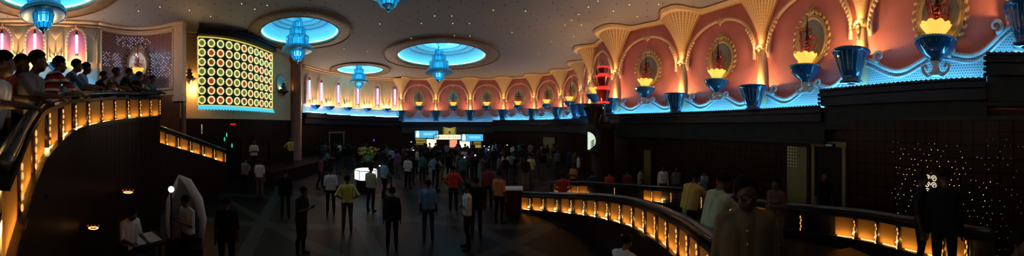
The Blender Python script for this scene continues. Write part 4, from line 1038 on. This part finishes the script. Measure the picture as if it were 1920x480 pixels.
# pale curved high seat back
t = thing('armchair', 'tall pale curved seat back behind the person in white', 'chair', fp(345, 6.3, 0), -az(345))
m = MB(); pts = [(-.25, 0, .3), (-.30, .1, .8), (-.22, .15, 1.2), (-.02, .15, 1.58), (-.1, .15, 1.85)]; 
m.tube([(-.38, 0, .25), (-.42, 0, .9), (-.38, .05, 1.35), (-.22, .05, 1.7), (-.14, .05, 1.95)], [.06, .07, .07, .06, .02], 10); m.tube([(.40, 0, .25), (.46, 0, .9), (.36, .05, 1.35), (.10, .05, 1.8), (-.14, .05, 1.97)], [.06, .10, .12, .11, .03], 10)
m.build('carved_arc', 'white_plaster', t, True)
MB().plate([(-.38, .4), (.40, .4), (.44, .95), (.34, 1.35), (.08, 1.75), (-.14, 1.93), (-.22, 1.68), (-.37, 1.33), (-.41, .9)], .04, .10).build('back_rest', 'shirt_grey', t)
MB().box((0, -.3, .38), (.85, .6, .14)).box((0, -.3, .16), (.8, .55, .32)).build('seat', 'dark_brown', t)
t = thing('side_table', 'low table with a large pale sheet of paper open on it', 'table', fp(270, 5.3, 0), -az(270) + .3)
MB().box((0, 0, .84), (.75, .62, .05)).build('table_top', 'dark_brown', t)
for a in (-.3, .3):
    for b in (-.24, .24): MB().tube([(a, b, 0), (a * .9, b * .9, .82)], [.025, .035], 8).build('leg', 'dark_brown', t)
o = MB().box((0, 0, 0), (.58, .46, .006)).build('paper_sheet', 'paper'); o.location = fp(271, 5.3, .872); o.rotation_euler = (0, 0, -az(270) + .45); tag(o, 'large pale sheet of paper lying on the low table', 'paper')
# doorway and entrance pieces
def slabs(name, pieces, px, r, lab=None):
    m = MB()
    for (x0, x1, y0, y1, d) in pieces: m.box((((x0 + x1) / 2 - px) * r / F, d, (zat(y0, r) + zat(y1, r)) / 2), (abs(x1 - x0) * r / F, .12, abs(y1 - y0) * r / F))
    return m
s = M.s_az(1530); rr = M.r(s) - .15
def walldoor(P, px, w, z1_, name, mm, fm='dark_brown', pane=None):
    s = P.s_az(px); p = P.w(s, .04, 0); rz = P.rz(s)
    m = MB(); m.box((0, 0, z1_ / 2), (w, .06, z1_)); o = m.build(name, mm); o.location = p; o.rotation_euler = (0, 0, rz); struct(o)
    m = MB(); [m.box((k * (w / 2 + .06), -.02, z1_ / 2), (.12, .14, z1_)) for k in (-1, 1)]; m.box((0, -.02, z1_ + .08), (w + .3, .16, .16)); f = m.build(name + '_frame', fm); f.location = p; f.rotation_euler = (0, 0, rz); struct(f)
    return o
walldoor(M, 1556, 1.05, 2.55, 'door_1', 'black', 'olive_door'); walldoor(M, 1496, .9, 2.5, 'door_2', 'olive_door')
walldoor(M, 1215, .42, 2.0, 'door_3', 'olive_door'); walldoor(M, 1030, 1.5, 2.1, 'door_4', 'olive_door'); walldoor(NW, 630, 1.6, 2.5, 'door_5', 'black', 'olive_door'); walldoor(PW, 430, 1.4, 2.4, 'door_6', 'black')
walldoor(PW, 490, 1.2, 2.4, 'door_7', 'dark_brown')
m = MB(); s = M.s_az(1480)
for i in range(4):
    for k in range(8): m.ball(M.w(s + .12 * i, .06, zat(272 + 6 * k, 8.6)), .02, 6, 4)
t = thing('pierced_light_screen', 'narrow screen of dim yellow points beside the olive door', 'screen'); o = m.build('light_point', 'point_dim', t, True); o['kind'] = 'stuff'; strip(M, s - .1, s + .46, zat(318, 8.6), zat(268, 8.6), .05, .03).build('panel', 'olive_door', t)
t = thing('door_sign', 'dim oblong light box over the dark doorway', 'sign', M.w(M.s_az(1562), .2, zat(272, 7.9)), M.rz(M.s_az(1562))); MB().box((0, 0, 0), (.34, .1, .10)).build('housing', 'rail_dark', t)
mat('dim_teal', (.05, .1, .12), .4, emis=(.2, .4, .42), es=.12); MB().ball((0, -.05, 0), (.14, .02, .03), 10, 6).build('lit_face', 'dim_teal', t, True)
t = thing('exit_light', 'tiny red lit sign under the medallion board', 'sign', PW.w(PW.s_az(435), .1, zat(233, 14.8)), PW.rz(PW.s_az(435))); MB().box((0, .02, 0), (.42, .06, .14)).build('housing', 'rail_dark', t)
MB().box((0, -.02, 0), (.34, .02, .06)).build('lit_face', 'red_led', t)
for i, (px, py, rr_, ml, lb) in enumerate(((425, 253, 12.5, 'green_led', 'upper of the two small green lights by the stair foot'), (421, 261, 12.3, 'green_led', 'lower of the two small green lights by the stair foot'), (435, 273, 11.6, 'green_led', 'slanting green lit bottle over the stair foot'), (378, 242, 13, 'counter_lamp', 'short upright white light tube above the stair balustrade'))):
    t = thing('small_light', lb, 'light', fp(px, rr_, zat(py, rr_)) if ml != 'counter_lamp' else PW.w(PW.s_az(px), .05, zat(py, 13.9))); MB().lathe([(0, -.09), (.03, -.08), (.03, .04), (.012, .08), (.012, .11), (0, .11)], 10).build('glass', ml if ml != 'counter_lamp' else 'dim_white', t, True) if ml != 'counter_lamp' else None
    if ml == 'counter_lamp': mat('dim_white', (.5, .5, .5), .4, emis=(.6, .65, .55), es=.35); MB().tube([(0, 0, -.25), (0, 0, .25)], .03, 8).build('glass', 'dim_white', t, True)
    MB().lathe([(0, -.13), (.05, -.13), (.04, -.09), (0, -.08)], 10).build('base', 'rail_dark', t, True)

# tile wall with flash glints put in as emissive dots, and the scroll grille at the near end of the pink wall
WP = Path([xy(1590, 6.9), xy(1680, 6.2), xy(1760, 5.6), xy(1850, 5.2), xy(1925, 5.1), xy(1990, 5.2)])
tw = thing('tiled_screen_wall', 'dark brown tiled wall panel dotted with tiny bright glints', 'wall panel', (0, 0, 0))
strip(WP, 0, WP.L, 0, lambda s: 3.2 + .12, 0, .12).build('tile_face', 'brown_tiles', tw)
strip(WP, 0, WP.L, 3.32, 3.40, .05, .22).build('coping', 'beam_grey', tw)
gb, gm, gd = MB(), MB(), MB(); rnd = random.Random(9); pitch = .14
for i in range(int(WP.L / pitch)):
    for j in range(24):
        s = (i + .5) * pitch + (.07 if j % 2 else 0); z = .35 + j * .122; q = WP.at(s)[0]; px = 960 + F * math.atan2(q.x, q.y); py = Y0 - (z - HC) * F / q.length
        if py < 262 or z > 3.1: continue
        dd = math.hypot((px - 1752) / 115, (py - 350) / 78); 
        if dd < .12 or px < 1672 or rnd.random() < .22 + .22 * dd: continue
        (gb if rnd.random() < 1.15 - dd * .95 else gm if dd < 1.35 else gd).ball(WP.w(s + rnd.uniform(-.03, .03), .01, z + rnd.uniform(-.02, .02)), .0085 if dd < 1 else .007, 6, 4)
for mm, ml, nm in ((gb, 'glint_bright', 'bright_glint'), (gm, 'glint_mid', 'faint_glint'), (gd, 'point_dim', 'dim_glint')):
    if mm.v: mm.build(nm, ml, tw, True)['kind'] = 'stuff'  # glint brightness set by emission level, fading outward
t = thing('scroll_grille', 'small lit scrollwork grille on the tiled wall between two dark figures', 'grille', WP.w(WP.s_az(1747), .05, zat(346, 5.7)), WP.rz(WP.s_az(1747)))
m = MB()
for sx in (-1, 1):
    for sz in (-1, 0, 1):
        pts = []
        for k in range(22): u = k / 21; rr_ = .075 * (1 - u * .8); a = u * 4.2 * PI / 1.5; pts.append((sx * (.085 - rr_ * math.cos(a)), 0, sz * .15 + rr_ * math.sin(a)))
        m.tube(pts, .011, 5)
m.build('scroll', 'grille_white', t, True)  # lit look of the ironwork put in as emission
m = MB(); m.tube([(-.18, 0, -.25), (.18, 0, -.25), (.18, 0, .25), (-.18, 0, .25)], .012, 5, True); m.tube([(0, 0, -.25), (0, 0, .25)], .012, 5); m.build('frame', 'post_dark', t, True)
# ================================================================== PEOPLE
# slots: 0 skin, 1 shirt, 2 trousers, 3 shoes
def person_mesh(name, lean=0., arms=(0, 0), headturn=(0., 0.), stride=0., female=False, slim=1., vox=.0115, tilt=0., longsleeve=False):
    V = Vector; bones = []                                   # (a, b, ra, rb, slot)
    def bone(a, b, ra, rb, s, fl=1.): bones.append((V(a), V(b), ra, rb, s, fl))
    bend = lambda p: V((p[0], p[1] * math.cos(lean) - (p[2] - .95) * math.sin(lean), .95 + (p[2] - .95) * math.cos(lean) + p[1] * math.sin(lean))) if p[2] > .95 else V(p)
    w = (.92 if female else 1.) * slim
    # torso
    for x in (-.075, .075):
        bone(bend((x * w, .0, 1.0)), bend((x * 1.15 * w, .0, 1.30)), .108 * w, .112 * w, 1)
    bone(bend((0, 0, .93)), bend((0, .005, 1.33)), .115 * w, .118 * w, 1)
    bone(bend((-.145 * w, .005, 1.365)), bend((.145 * w, .005, 1.365)), .066, .066, 1)
    bone(bend((-.06, .012, 1.40)), bend((.06, .012, 1.40)), .055, .055, 1)
    if female: bone(bend((-.06, -.075, 1.22)), bend((.06, -.075, 1.22)), .062, .062, 1)
    for x in (-.085, .085): bone((x * w, .0, .95), (x * w, .012, .86), .105, .10, 2)
    bone((0, .0, .93), (0, .01, .86), .10, .09, 2)
    # neck and head
    nb, hd = bend((0, .012, 1.40)), bend((0, -.02, 1.565)); yaw, pitch = headturn
    hd = hd + V((0, -.03 * pitch * 2, -.03 * abs(pitch)))
    bone(nb, hd + V((0, .01, -.05)), .056, .052, 0)
    RZ = Matrix.Rotation(yaw, 3, 'Z') @ Matrix.Rotation(pitch, 3, 'X') @ Matrix.Rotation(tilt, 3, 'Y')
    def H(x, y, z): return hd + RZ @ V((x, y, z))
    bone(H(0, .018, .035), H(0, -.012, .03), .079, .074, 0); bone(H(0, -.012, .03), H(0, -.045, -.055), .072, .044, 0)
    bone(H(-.026, -.04, -.045), H(.026, -.04, -.045), .044, .044, 0)
    bone(H(0, -.083, .02), H(0, -.106, -.016), .011, .016, 0); bone(H(-.03, -.075, .036), H(.03, -.075, .036), .014, .014, 0)
    bone(H(-.018, -.082, -.048), H(.018, -.082, -.048), .010, .010, 0)
    for s in (-1, 1): bone(H(s * .080, .012, .02), H(s * .083, .016, -.018), .017, .012, 0); bone(H(s * .046, -.06, -.005), H(s * .03, -.07, -.03), .02, .018, 0)
    # legs
    for s in (-1, 1):
        y0 = s * stride; hip = (s * .095 * w, .005, .86); kn = (s * .105, -.02 - y0 * .5, .48); an = (s * .115, .03 - y0, .085)
        bone(hip, kn, .092, .062, 2); bone(kn, (s * .112, .03 - y0 * .8, .30), .062, .060, 2); bone((s * .112, .03 - y0 * .8, .30), an, .060, .046, 2)
        bone((s * .115, .045 - y0, .035), (s * .135, -.14 - y0, .03), .036, .032, 3)
    # arms with palm, four fingers and a thumb
    hands = []
    for s in (-1, 1):
        st = arms[0] if s < 0 else arms[1]; sh = bend((s * .175 * w, .005, 1.365))
        if st == 'down': el = sh + V((s * .045, .03, -.29)); wr = el + V((s * .005, -.06, -.25)); fd = V((0, -.25, -1)); pn = V((s, 0, 0))
        elif st == 'hip': el = sh + V((s * .17, .12, -.23)); wr = el + V((-s * .17, -.12, -.14)); fd = V((-s * .3, -.9, -.5)); pn = V((0, 0, -1))
        elif st == 'phone': el = sh + V((s * .05, -.04, -.27)); wr = el + V((-s * .11, -.20, .09)); fd = V((-s * .5, -.7, .4)); pn = V((0, 0, 1))
        elif st == 'fold': el = sh + V((s * .06, -.05, -.27)); wr = el + V((-s * .20, -.14, .04)); fd = V((-s, -.15, .05)); pn = V((0, 1, 0))
        elif st == 'rail': el = sh + V((s * .07, -.20, -.20)); wr = el + V((-s * .12, -.20, -.02)); fd = V((-s * .8, -.5, -.1)); pn = V((0, 0, -1))
        elif st == 'up': el = sh + V((s * .10, -.20, -.06)); wr = el + V((-s * .09, -.12, .22)); fd = V((-s * .1, -.2, 1)); pn = V((0, 1, 0))
        elif st == 'read': el = sh + V((s * .04, -.06, -.27)); wr = el + V((-s * .06, -.24, .0)); fd = V((-s * .3, -1, -.1)); pn = V((0, 0, 1))
        bone(sh, el, .053, .042, 1); bone(el, wr, .041 if not longsleeve else .044, .029 if not longsleeve else .036, 1 if longsleeve else 0)
        fd.normalize(); sd = pn.cross(fd); sd.normalize(); nn = fd.cross(sd); nn = pn.normalized()
        palm = wr + fd * .045; bone(wr, wr + fd * .03, .027, .028, 0)
        for u in (-.028, -.009, .010, .028): bone(wr + fd * .025 + sd * u * .7, wr + fd * .085 + sd * u, .017, .014, 0)
        for u, L in ((-.033, .062), (-.011, .074), (.012, .070), (.033, .054)):
            a = wr + fd * .088 + sd * u; b = a + fd * L * .5 + nn * L * .12; c = b + fd * L * .38 + nn * L * .38; bone(a, b, .0105, .0098, 0); bone(b, c, .0098, .0088, 0)
        ts = -1 if (sd.x * s) > 0 else 1
        a = wr + fd * .03 + sd * ts * .030; b = a + fd * .032 + sd * ts * .026 + nn * .012; c = b + fd * .028 + sd * ts * .006 + nn * .012; bone(a, b, .014, .012, 0); bone(b, c, .012, .010, 0)
        hands.append(wr + fd * .10)
    mb = MB()
    for a, b, ra, rb, s, fl in bones:
        d = b - a; L = d.length; t = d / L if L > 1e-6 else V((0, 0, 1)); pts, rr = [], []
        for k in range(4): u = math.cos(PI / 2 * k / 4); pts.append(a - t * ra * u); rr.append(max(.0006, ra * math.sqrt(max(0, 1 - u * u))))
        pts.append(a); rr.append(ra); pts.append(b); rr.append(rb)
        for k in range(3, -1, -1): u = math.cos(PI / 2 * k / 4); pts.append(b + t * rb * u); rr.append(max(.0006, rb * math.sqrt(max(0, 1 - u * u))))
        mb.tube(pts, rr, 12)
    o = mb.build('tmp_body', 'skin'); md = o.modifiers.new('r', 'REMESH'); md.mode = 'VOXEL'; md.voxel_size = vox; md.use_smooth_shade = True
    sm = o.modifiers.new('s', 'SMOOTH'); sm.factor = .5; sm.iterations = 3
    dg = bpy.context.evaluated_depsgraph_get(); me = bpy.data.meshes.new_from_object(o.evaluated_get(dg)); bpy.data.objects.remove(o); me.name = name
    n = len(me.polygons); cen = np.empty(n * 3, dtype=np.float32); me.polygons.foreach_get('center', cen); cen = cen.reshape(n, 3)
    best = np.full(n, 1e9); slot = np.zeros(n, dtype=np.int32)
    for a, b, ra, rb, s, fl in bones:
        A = np.array(a); D = np.array(b) - A; t = np.clip(((cen - A) @ D) / max(1e-9, D @ D), 0, 1); dist = np.linalg.norm(cen - (A + t[:, None] * D), axis=1) - (ra + (rb - ra) * t)
        k = dist < best; best[k] = dist[k]; slot[k] = s
    if lean < .1: slot[(slot == 2) & (cen[:, 2] > .90)] = 1; slot[(slot == 1) & (cen[:, 2] < .90) & (np.abs(cen[:, 0]) < .2)] = 2
    me.materials.clear()
    for k in ('skin', 'shirt_white', 'trousers_black', 'shoe'): me.materials.append(MATS[k])
    me.polygons.foreach_set('material_index', slot); me.polygons.foreach_set('use_smooth', [True] * n); me.update()
    # hair: a cap following the skull, open at the face
    hb = MB(); vs = []; nu, nv = 20, 10
    for j in range(nv + 1):
        e = PI / 2 - (PI * .62) * j / nv
        for k in range(nu):
            a = 2 * PI * k / nu; front = max(0, -math.sin(a)); ee = e if e > 0 else e * (1 - front); ee = max(ee, -.9 + 1.45 * front ** .7 if front > 0 else -.9)
            r = 1 + .02 * math.sin(5 * a + j); vs.append(H(.094 * r * math.cos(ee) * math.cos(a), .016 + .108 * r * math.cos(ee) * math.sin(a), .046 + .098 * math.sin(ee) * r))
    fs = [(j * nu + k, j * nu + (k + 1) % nu, (j + 1) * nu + (k + 1) % nu, (j + 1) * nu + k) for j in range(nv) for k in range(nu)]; hb.add(vs, fs)
    if female: hb.tube([H(0, .06, .06), H(0, .10, -.02), H(0, .09, -.12), H(0, .08, -.22)], [.07, .065, .05, .025], 12)
    ho = hb.build('hair', 'hair', None, True); hm = ho.data; bpy.data.objects.remove(ho)
    em = []
    for s in (-1, 1): eo = MB().ball(H(s * .031, -.076, .012), (.011, .008, .007), 8, 6).build('eye', 'eye', None, True); em.append(eo.data); bpy.data.objects.remove(eo)
    return {'body': me, 'hair': hm, 'eyes': em, 'hands': hands, 'H': H}

POSE = {
    'stand': person_mesh('body_standing', 0, ('down', 'down')), 'hips': person_mesh('body_hands_on_hips', 0, ('hip', 'hip'), stride=.03),
    'phone': person_mesh('body_with_phone', .05, ('phone', 'phone'), (0, .35)), 'fold': person_mesh('body_arms_folded', 0, ('fold', 'fold'), (.3, 0)),
    'rail': person_mesh('body_leaning', .34, ('rail', 'rail'), (0, .1), stride=.06), 'rail2': person_mesh('body_leaning_turned', .30, ('rail', 'down'), (.7, .1), stride=.08),
    'up': person_mesh('body_arm_raised', 0, ('up', 'down')), 'woman': person_mesh('body_woman', 0, ('down', 'fold'), female=True), 'read': person_mesh('body_reading', .16, ('read', 'read'), (0, .5)),
    'walk': person_mesh('body_walking', .04, ('down', 'phone'), stride=.14),
    'kurta': person_mesh('body_long_sleeves', .05, ('down', 'down'), (.15, .12), longsleeve=True, slim=1.0),
}
def person(px, ytop, r, pose, yaw, shirt, trou, label, group=None, h=1.68, z=0., ytop_is_z=False):
    """yaw: 0 faces the camera, pi faces away"""
    x, y = xy(px, r); s = h / 1.68; P = POSE[pose]
    if ytop is not None: z = zat(ytop, r) - h * (1.0 if not pose.startswith('rail') else .965)
    t = thing('person', label, 'person', (x, y, z), -az(px) + yaw, group); t.scale = (s, s, s)
    b = bpy.data.objects.new('body', P['body']); C.objects.link(b); b.parent = t
    for i, m in ((1, 'shirt_' + shirt), (2, 'trousers_' + trou)): b.material_slots[i].link = 'OBJECT'; b.material_slots[i].material = MATS[m]
    a = bpy.data.objects.new('hair', P['hair']); C.objects.link(a); a.parent = t
    for q in (P['eyes'] if r < 9 else ()): e = bpy.data.objects.new('eye', q); C.objects.link(e); e.parent = t
    return t
def floor_r(y, h=1.68): return (HC - h) * F / (y - Y0)
def fperson(px, ytop, pose, yaw, shirt, trou, label, group=None, h=1.68):
    return person(px, None, floor_r(ytop, h), pose, yaw, shirt, trou, label, group, h, 0.)

# the crowd on the balcony, leaning over the balustrade
def bal(px, ytop, off, pose, yaw, shirt, trou, label, h=1.70):
    px -= (26 if px < 80 else 20 if px < 180 else 12); s = L1.s_az(max(5, px)); p = L1.at(s)[0]; r = p.length + off
    t = person(px, ytop, r, pose, yaw, shirt, trou, label, 'people leaning on the balcony', h); t.location.z = zat(ytop, r - .25) - h * .965; return t
bal(2, 97, .9, 'rail2', .9, 'white', 'denim', 'person in a white shirt cut by the frame edge at the end of the balcony')
bal(42, 104, 1.3, 'rail', .7, 'pink', 'black', 'person in a pink top between the white shirt and the dark grey shirt')
bal(70, 96, .75, 'rail2', .9, 'grey', 'black', 'tall person in a dark grey shirt facing along the balcony')
bal(104, 98, .65, 'rail', 1.9, 'hoops', 'denim', 'person in a red shirt with white hoops seen from behind')
bal(141, 108, .65, 'rail', 1.5, 'blue', 'black', 'person in a bright blue shirt leaning beside the hooped shirt')
bal(165, 117, .6, 'rail2', 1.2, 'sky', 'black', 'person in a pale sky blue shirt beside the bright blue shirt')
bal(190, 132, .9, 'rail', 1.5, 'dark', 'black', 'short dark-clothed person between the pale blue and the plaid shirt', 1.6)
bal(213, 126, .55, 'rail', 1.4, 'plaid', 'black', 'person in a plaid shirt on the balcony')
bal(239, 127, .6, 'rail', 1.3, 'dark', 'black', 'person in black next to the plaid shirt, head bowed')
bal(262, 135, .55, 'rail2', 1.0, 'black', 'black', 'person in black below the oval mirror of the screen')
bal(285, 141, .5, 'rail', 1.2, 'teal', 'black', 'person in dark teal at the far end of the balcony', 1.62)

# figures on the floor in front
fperson(240, 384, 'read', .6, 'white', 'black', 'person in a white shirt bent over the paper on the low table')
fperson(352, 366, 'phone', -.9, 'white', 'black', 'person in white holding a small object before the pale curved seat', h=1.7)
fperson(425, 370, 'stand', PI, 'black', 'black', 'large dark figure standing beside the person in white', h=1.72)
fperson(459, 296, 'phone', 2.5, 'grey', 'black', 'person in a grey shirt walking below the stair foot')
fperson(487, 299, 'stand', 2.8, 'white', 'khaki', 'slim person in pale clothes next to the grey shirt')
fperson(430, 283, 'stand', .5, 'black', 'black', 'dark figure at the very foot of the stair')
person(476, 263, 13.2, 'fold', .3, 'cream', 'black', 'person in a cream top under the end of the medallion board')
person(545, 258, 15.2, 'hips', .4, 'yellow', 'black', 'person in a yellow shirt by the round brown column')
fperson(535, 318, 'stand', PI, 'black', 'black', 'tall dark figure alone on the banded floor')
fperson(601, 292, 'walk', 1.5, 'maroon', 'black', 'person in a maroon shirt beside the white T-shirt')
fperson(620, 315, 'stand', PI, 'white', 'black', 'person in a bright white T-shirt seen from behind')
fperson(651, 330, 'hips', PI, 'lime', 'denim', 'person in a lime green polo seen from behind')
fperson(695, 312, 'fold', 2.6, 'mint', 'black', 'person in a pale mint shirt standing before the lit counter')
fperson(565, 350, 'phone', .9, 'dark', 'black', 'dark figure looking at a phone in mid floor')
fperson(735, 352, 'stand', PI, 'dark', 'black', 'dark broad figure in the middle of the floor', h=1.6)
fperson(803, 338, 'stand', PI, 'blue', 'denim', 'person in a blue shirt with back turned in mid floor')
fperson(876, 345, 'fold', -1.4, 'white', 'black', 'person in a white top seen from the side with folded arms')
fperson(893, 334, 'stand', PI, 'black', 'black', 'dark figure immediately behind the white top')
fperson(850, 312, 'hips', PI, 'red', 'black', 'person in a red shirt in the midst of the crowd')
fperson(720, 300, 'walk', 2.2, 'sky', 'black', 'person in a pale blue shirt by the end of the lit counter')
fperson(765, 292, 'stand', 2.7, 'white', 'black', 'person in a white shirt in the crowd facing the bar display')
fperson(816, 290, 'hips', PI, 'sky', 'black', 'person in a light shirt standing out before the bar')
fperson(915, 310, 'stand', PI, 'maroon', 'black', 'person in a maroon shirt near the end of the amber balustrade')
fperson(936, 322, 'stand', 2.6, 'orange', 'black', 'person in an orange top beside the desk at the balustrade end')
fperson(640, 262, 'phone', 2.8, 'white', 'black', 'person in a white shirt far back below the fourth tall niche')
fperson(666, 262.5, 'stand', 2.8, 'white', 'black', 'second pale shirt far back below the tall niches')
fperson(703, 262, 'stand', 2.8, 'navy', 'black', 'person far back behind a tiny blue light')
fperson(610, 280, 'rail', 1.2, 'grey', 'black', 'stooping person in grey before the far wall doors')
t = thing('blue_phone_light', 'tiny blue light among the people far back', 'light', fp(701, 24, zat(263, 24)))
MB().ball((0, 0, 0), (.08, .04, .10), 8, 6).build('lit_face', 'blue_led', t, True); MB().box((0, .05, 0), (.1, .03, .2)).build('case', 'rail_dark', t)

# people behind and on the stairs past the inner balustrade
def onr(px, ytop, r, *a, **k): return person(px, ytop, r, *a, **k)
def stair_z(px, r):
    a = R1.at(R1.s_az(px))[0].length; b = R2.at(R2.s_az(px))[0].length if px > 1035 else a + 2
    za, zb_ = z3(R1.s_az(px)) - .12, (z4(R2.s_az(px)) if px > 1035 else 0) - .12
    return za + (zb_ - za) * min(1, max(0, (r - a) / max(.1, b - a)))
person(1055, 325, 10.4, 'hips', PI, 'red', 'black', 'broad person in a red shirt before the rear amber panels')
person(1075, 308, 13.2, 'fold', -.6, 'orange', 'black', 'small person lit orange behind the rear amber panels', h=1.6)  # orange light on this figure put into the shirt colour
person(1110, 322, 12.3, 'stand', 2.6, 'navy', 'black', 'dark blue figure between the two red shirts')
person(1143, 321, 11.9, 'stand', PI, 'red', 'black', 'person in a long red top standing beyond the rear balustrade', h=1.66)
person(1176, 318, 12.0, 'stand', PI, 'maroon', 'black', 'person in dark red beside the long red top')
person(1200, 313, 12.2, 'phone', 1.2, 'mint', 'black', 'person in a pale yellow-green shirt by the olive door strip')
person(1243, 311, 11.6, 'kurta', .2, 'white', 'grey', 'person in a long white shirt and pale trousers beyond the balustrade')
person(1268, 313, 11.8, 'stand', .3, 'grey', 'black', 'dim figure next to the long white shirt')
person(1318, 318, 10.0, 'phone', .6, 'sky', 'black', 'person in pale blue under the tiny phone torch')
person(1350, 319, 10.2, 'stand', 2.0, 'red', 'black', 'person in red behind the yellow shirt and the white-green shirt')
person(1290, 326, 4.7, 'rail', 2.4, 'yellow', 'black', 'person in a mustard yellow shirt stooping on the stairs', h=1.68)
person(1333, 330, 3.1, 'rail2', 2.2, 'mint', 'khaki', 'person in a pale white-green T-shirt turned away on the stairs', h=1.66)
gm = person(1397, 330, 1.92, 'kurta', .12, 'tan', 'black', 'person in glasses and a cream shirt looking at the viewer, largest figure', h=1.70)
H = POSE['kurta']['H']
m = MB()
for s in (-1, 1): c = H(s * .034, -.092, .012); m.tube([(c.x + .028 * math.cos(2 * PI * k / 16), c.y, c.z + .020 * math.sin(2 * PI * k / 16)) for k in range(16)], .003, 5, True); m.tube([(c.x + s * .028, c.y, c.z + .004), tuple(H(s * .088, .01, .018))], .0025, 5)
m.tube([tuple(H(-.007, -.095, .015)), tuple(H(.007, -.095, .015))], .003, 5); g = m.build('glasses', 'lens', gm, True)
for k in range(5): MB().ball((0, -.150 + .006 * abs(k - 2), 1.33 - .09 * k), .008, 6, 4).build('shirt_button', 'cream_trim', gm, True)
person(1455, 336, 5.3, 'woman', -.3, 'brown', 'khaki', 'person in a brown draped dress beyond the man in glasses', h=1.6)
person(1545, 322, 6.6, 'stand', .4, 'black', 'black', 'dim dark figure in front of the dark doorway', h=1.66)
person(1727, 323, 4.2, 'stand', 1.45, 'dark', 'black', 'dark silhouette in profile before the glinting tiled wall', h=1.68)
person(1771, 317, 3.6, 'kurta', PI, 'black', 'black', 'broad dark silhouette with back turned before the glinting tiled wall', h=1.76)
person(1906, 432, 2.5, 'kurta', .9, 'brown', 'black', 'person mostly below the frame at the corner of the tiled wall', h=1.6)
person(1162, 452, 3.9, 'rail', 2.6, 'white', 'black', 'person in white at the bottom edge below the inner stair drum', h=1.6)

# small lights in hands, each a phone
PH = [(771, 266, 18), (775, 281.5, 16), (908, 274, 19), (917, 275, 19), (916, 281, 18), (951, 272, 20), (871, 295, 13), (891, 291, 14), (1303, 324, 10.2), (712, 311, 13), (1148, 0, 0)]
pn = ['raised beside the cyan sign end of the bar', 'low below the bottle display', 'raised at the end of the bar', 'next to another at the end of the bar', 'lower of the group at the end of the bar', 'raised alone past the end of the bar', 'held low before the middle of the bar', 'held before the shorter bottle display', 'shining as a torch above the yellow shirt', 'beside the lit octagonal counter']
for (px, py, r), nm in zip(PH, pn):
    t = thing('phone', 'small phone with lit screen ' + nm, 'phone', fp(px, r, zat(py, r)), -az(px), 'lit phones in the crowd')
    MB().box((0, 0, 0), (.08, .010, .05)).build('screen', 'phone_white', t); MB().box((0, .012, 0), (.09, .010, .06)).build('case', 'rail_dark', t)
t = thing('reception_desk', 'dark desk with a pale top at the foot of the amber balustrade', 'desk', fp(962, 9.6, 0), -az(962))
MB().box((0, 0, .42), (.62, .5, .84)).build('desk_body', 'dark_brown', t); MB().box((0, 0, .86), (.72, .56, .04)).build('desk_top', 'paper', t)

# the packed crowd
rnd = random.Random(21)
FILL = [('dark', 20), ('black', 24), ('navy', 10), ('grey', 8), ('white', 5), ('maroon', 5), ('brown', 6), ('teal', 4), ('sky', 4), ('purple', 3), ('cream', 4)]
cols_ = [c for c, n_ in FILL for _ in range(n_)]; rnd.shuffle(cols_); spots = []
def ok(x, y, mn):
    return all((x - a) ** 2 + (y - b) ** 2 > mn * mn for a, b in spots)
for o in list(C.objects):
    if o.get('category') == 'person': spots.append((o.location.x, o.location.y))
tries = 0; made = 0
poses_ = ['stand', 'stand', 'phone', 'fold', 'walk', 'woman', 'phone', 'up', 'stand']
while made < 112 and tries < 6000:
    tries += 1; px = rnd.gauss(860, 120) if rnd.random() < .8 else rnd.uniform(585, 1090)
    if not 575 < px < 1110: continue
    r = rnd.uniform(12.5, 24.0) if px > 700 else rnd.uniform(17, 23.5)
    if px > 1040: r = rnd.uniform(13.5, 17)
    if 660 < px < 715 and r < 16.5: continue
    x, y = xy(px, r)
    if not ok(x, y, .56): continue
    if M.at(M.s_az(max(760, px)))[0].length < r + 1.2: continue
    spots.append((x, y)); c = cols_[made % len(cols_)]
    person(px, None, r, rnd.choice(poses_), rnd.choice([PI, PI, 2.6, -2.6, .5, 1.5]), c, rnd.choice(['black', 'denim', 'khaki', 'grey']), 'person in a %s top standing in the packed crowd before the snack bar' % {'dark': 'charcoal', 'sky': 'light blue'}.get(c, c), 'crowd in %s tops before the bar' % c, rnd.uniform(1.56, 1.76), 0.)
    made += 1
# ================================================================== CAMERA, LIGHT LEVEL
cd = bpy.data.cameras.new('panorama_camera'); cam = bpy.data.objects.new('panorama_camera', cd); C.objects.link(cam)
cam.location = (0, 0, HC); cam.rotation_euler = (PI / 2, 0, 0); cd.type = 'PANO'; cd.clip_start = .05
def setcyl(t):
    t.panorama_type = 'CENTRAL_CYLINDRICAL'; t.central_cylindrical_range_u_min = -960 / F; t.central_cylindrical_range_u_max = 960 / F
    t.central_cylindrical_range_v_min = -(480 - Y0) / F; t.central_cylindrical_range_v_max = Y0 / F; t.central_cylindrical_radius = 1.
try: setcyl(cd)
except Exception:
    setcyl(cd.cycles)
sc.camera = cam
w = bpy.data.worlds.new('world'); sc.world = w; w.use_nodes = True; w.node_tree.nodes['Background'].inputs[0].default_value = (.25, .40, .55, 1); w.node_tree.nodes['Background'].inputs[1].default_value = .0
# weak fill lamp added under each chandelier cup to light the crowd
for (px, r, R, s_), zb in zip(DOMES, CB):
    x, y = xy(px, r); lamp('chandelier_fill', (x, y, zb - .15), (.5, .85, 1), 3 if px == 90 else 9, .08)
sc.view_settings.view_transform = 'Standard'; sc.view_settings.look = 'None'; sc.view_settings.gamma = 1; sc.view_settings.use_curve_mapping = False
sc.view_settings.exposure = 0.0
sc.cycles.use_denoising = True; sc.cycles.max_bounces = 5; sc.cycles.diffuse_bounces = 3; sc.cycles.glossy_bounces = 3; sc.cycles.transparent_max_bounces = 12
sc.cycles.sample_clamp_indirect = 3; sc.cycles.caustics_reflective = False; sc.cycles.caustics_refractive = False
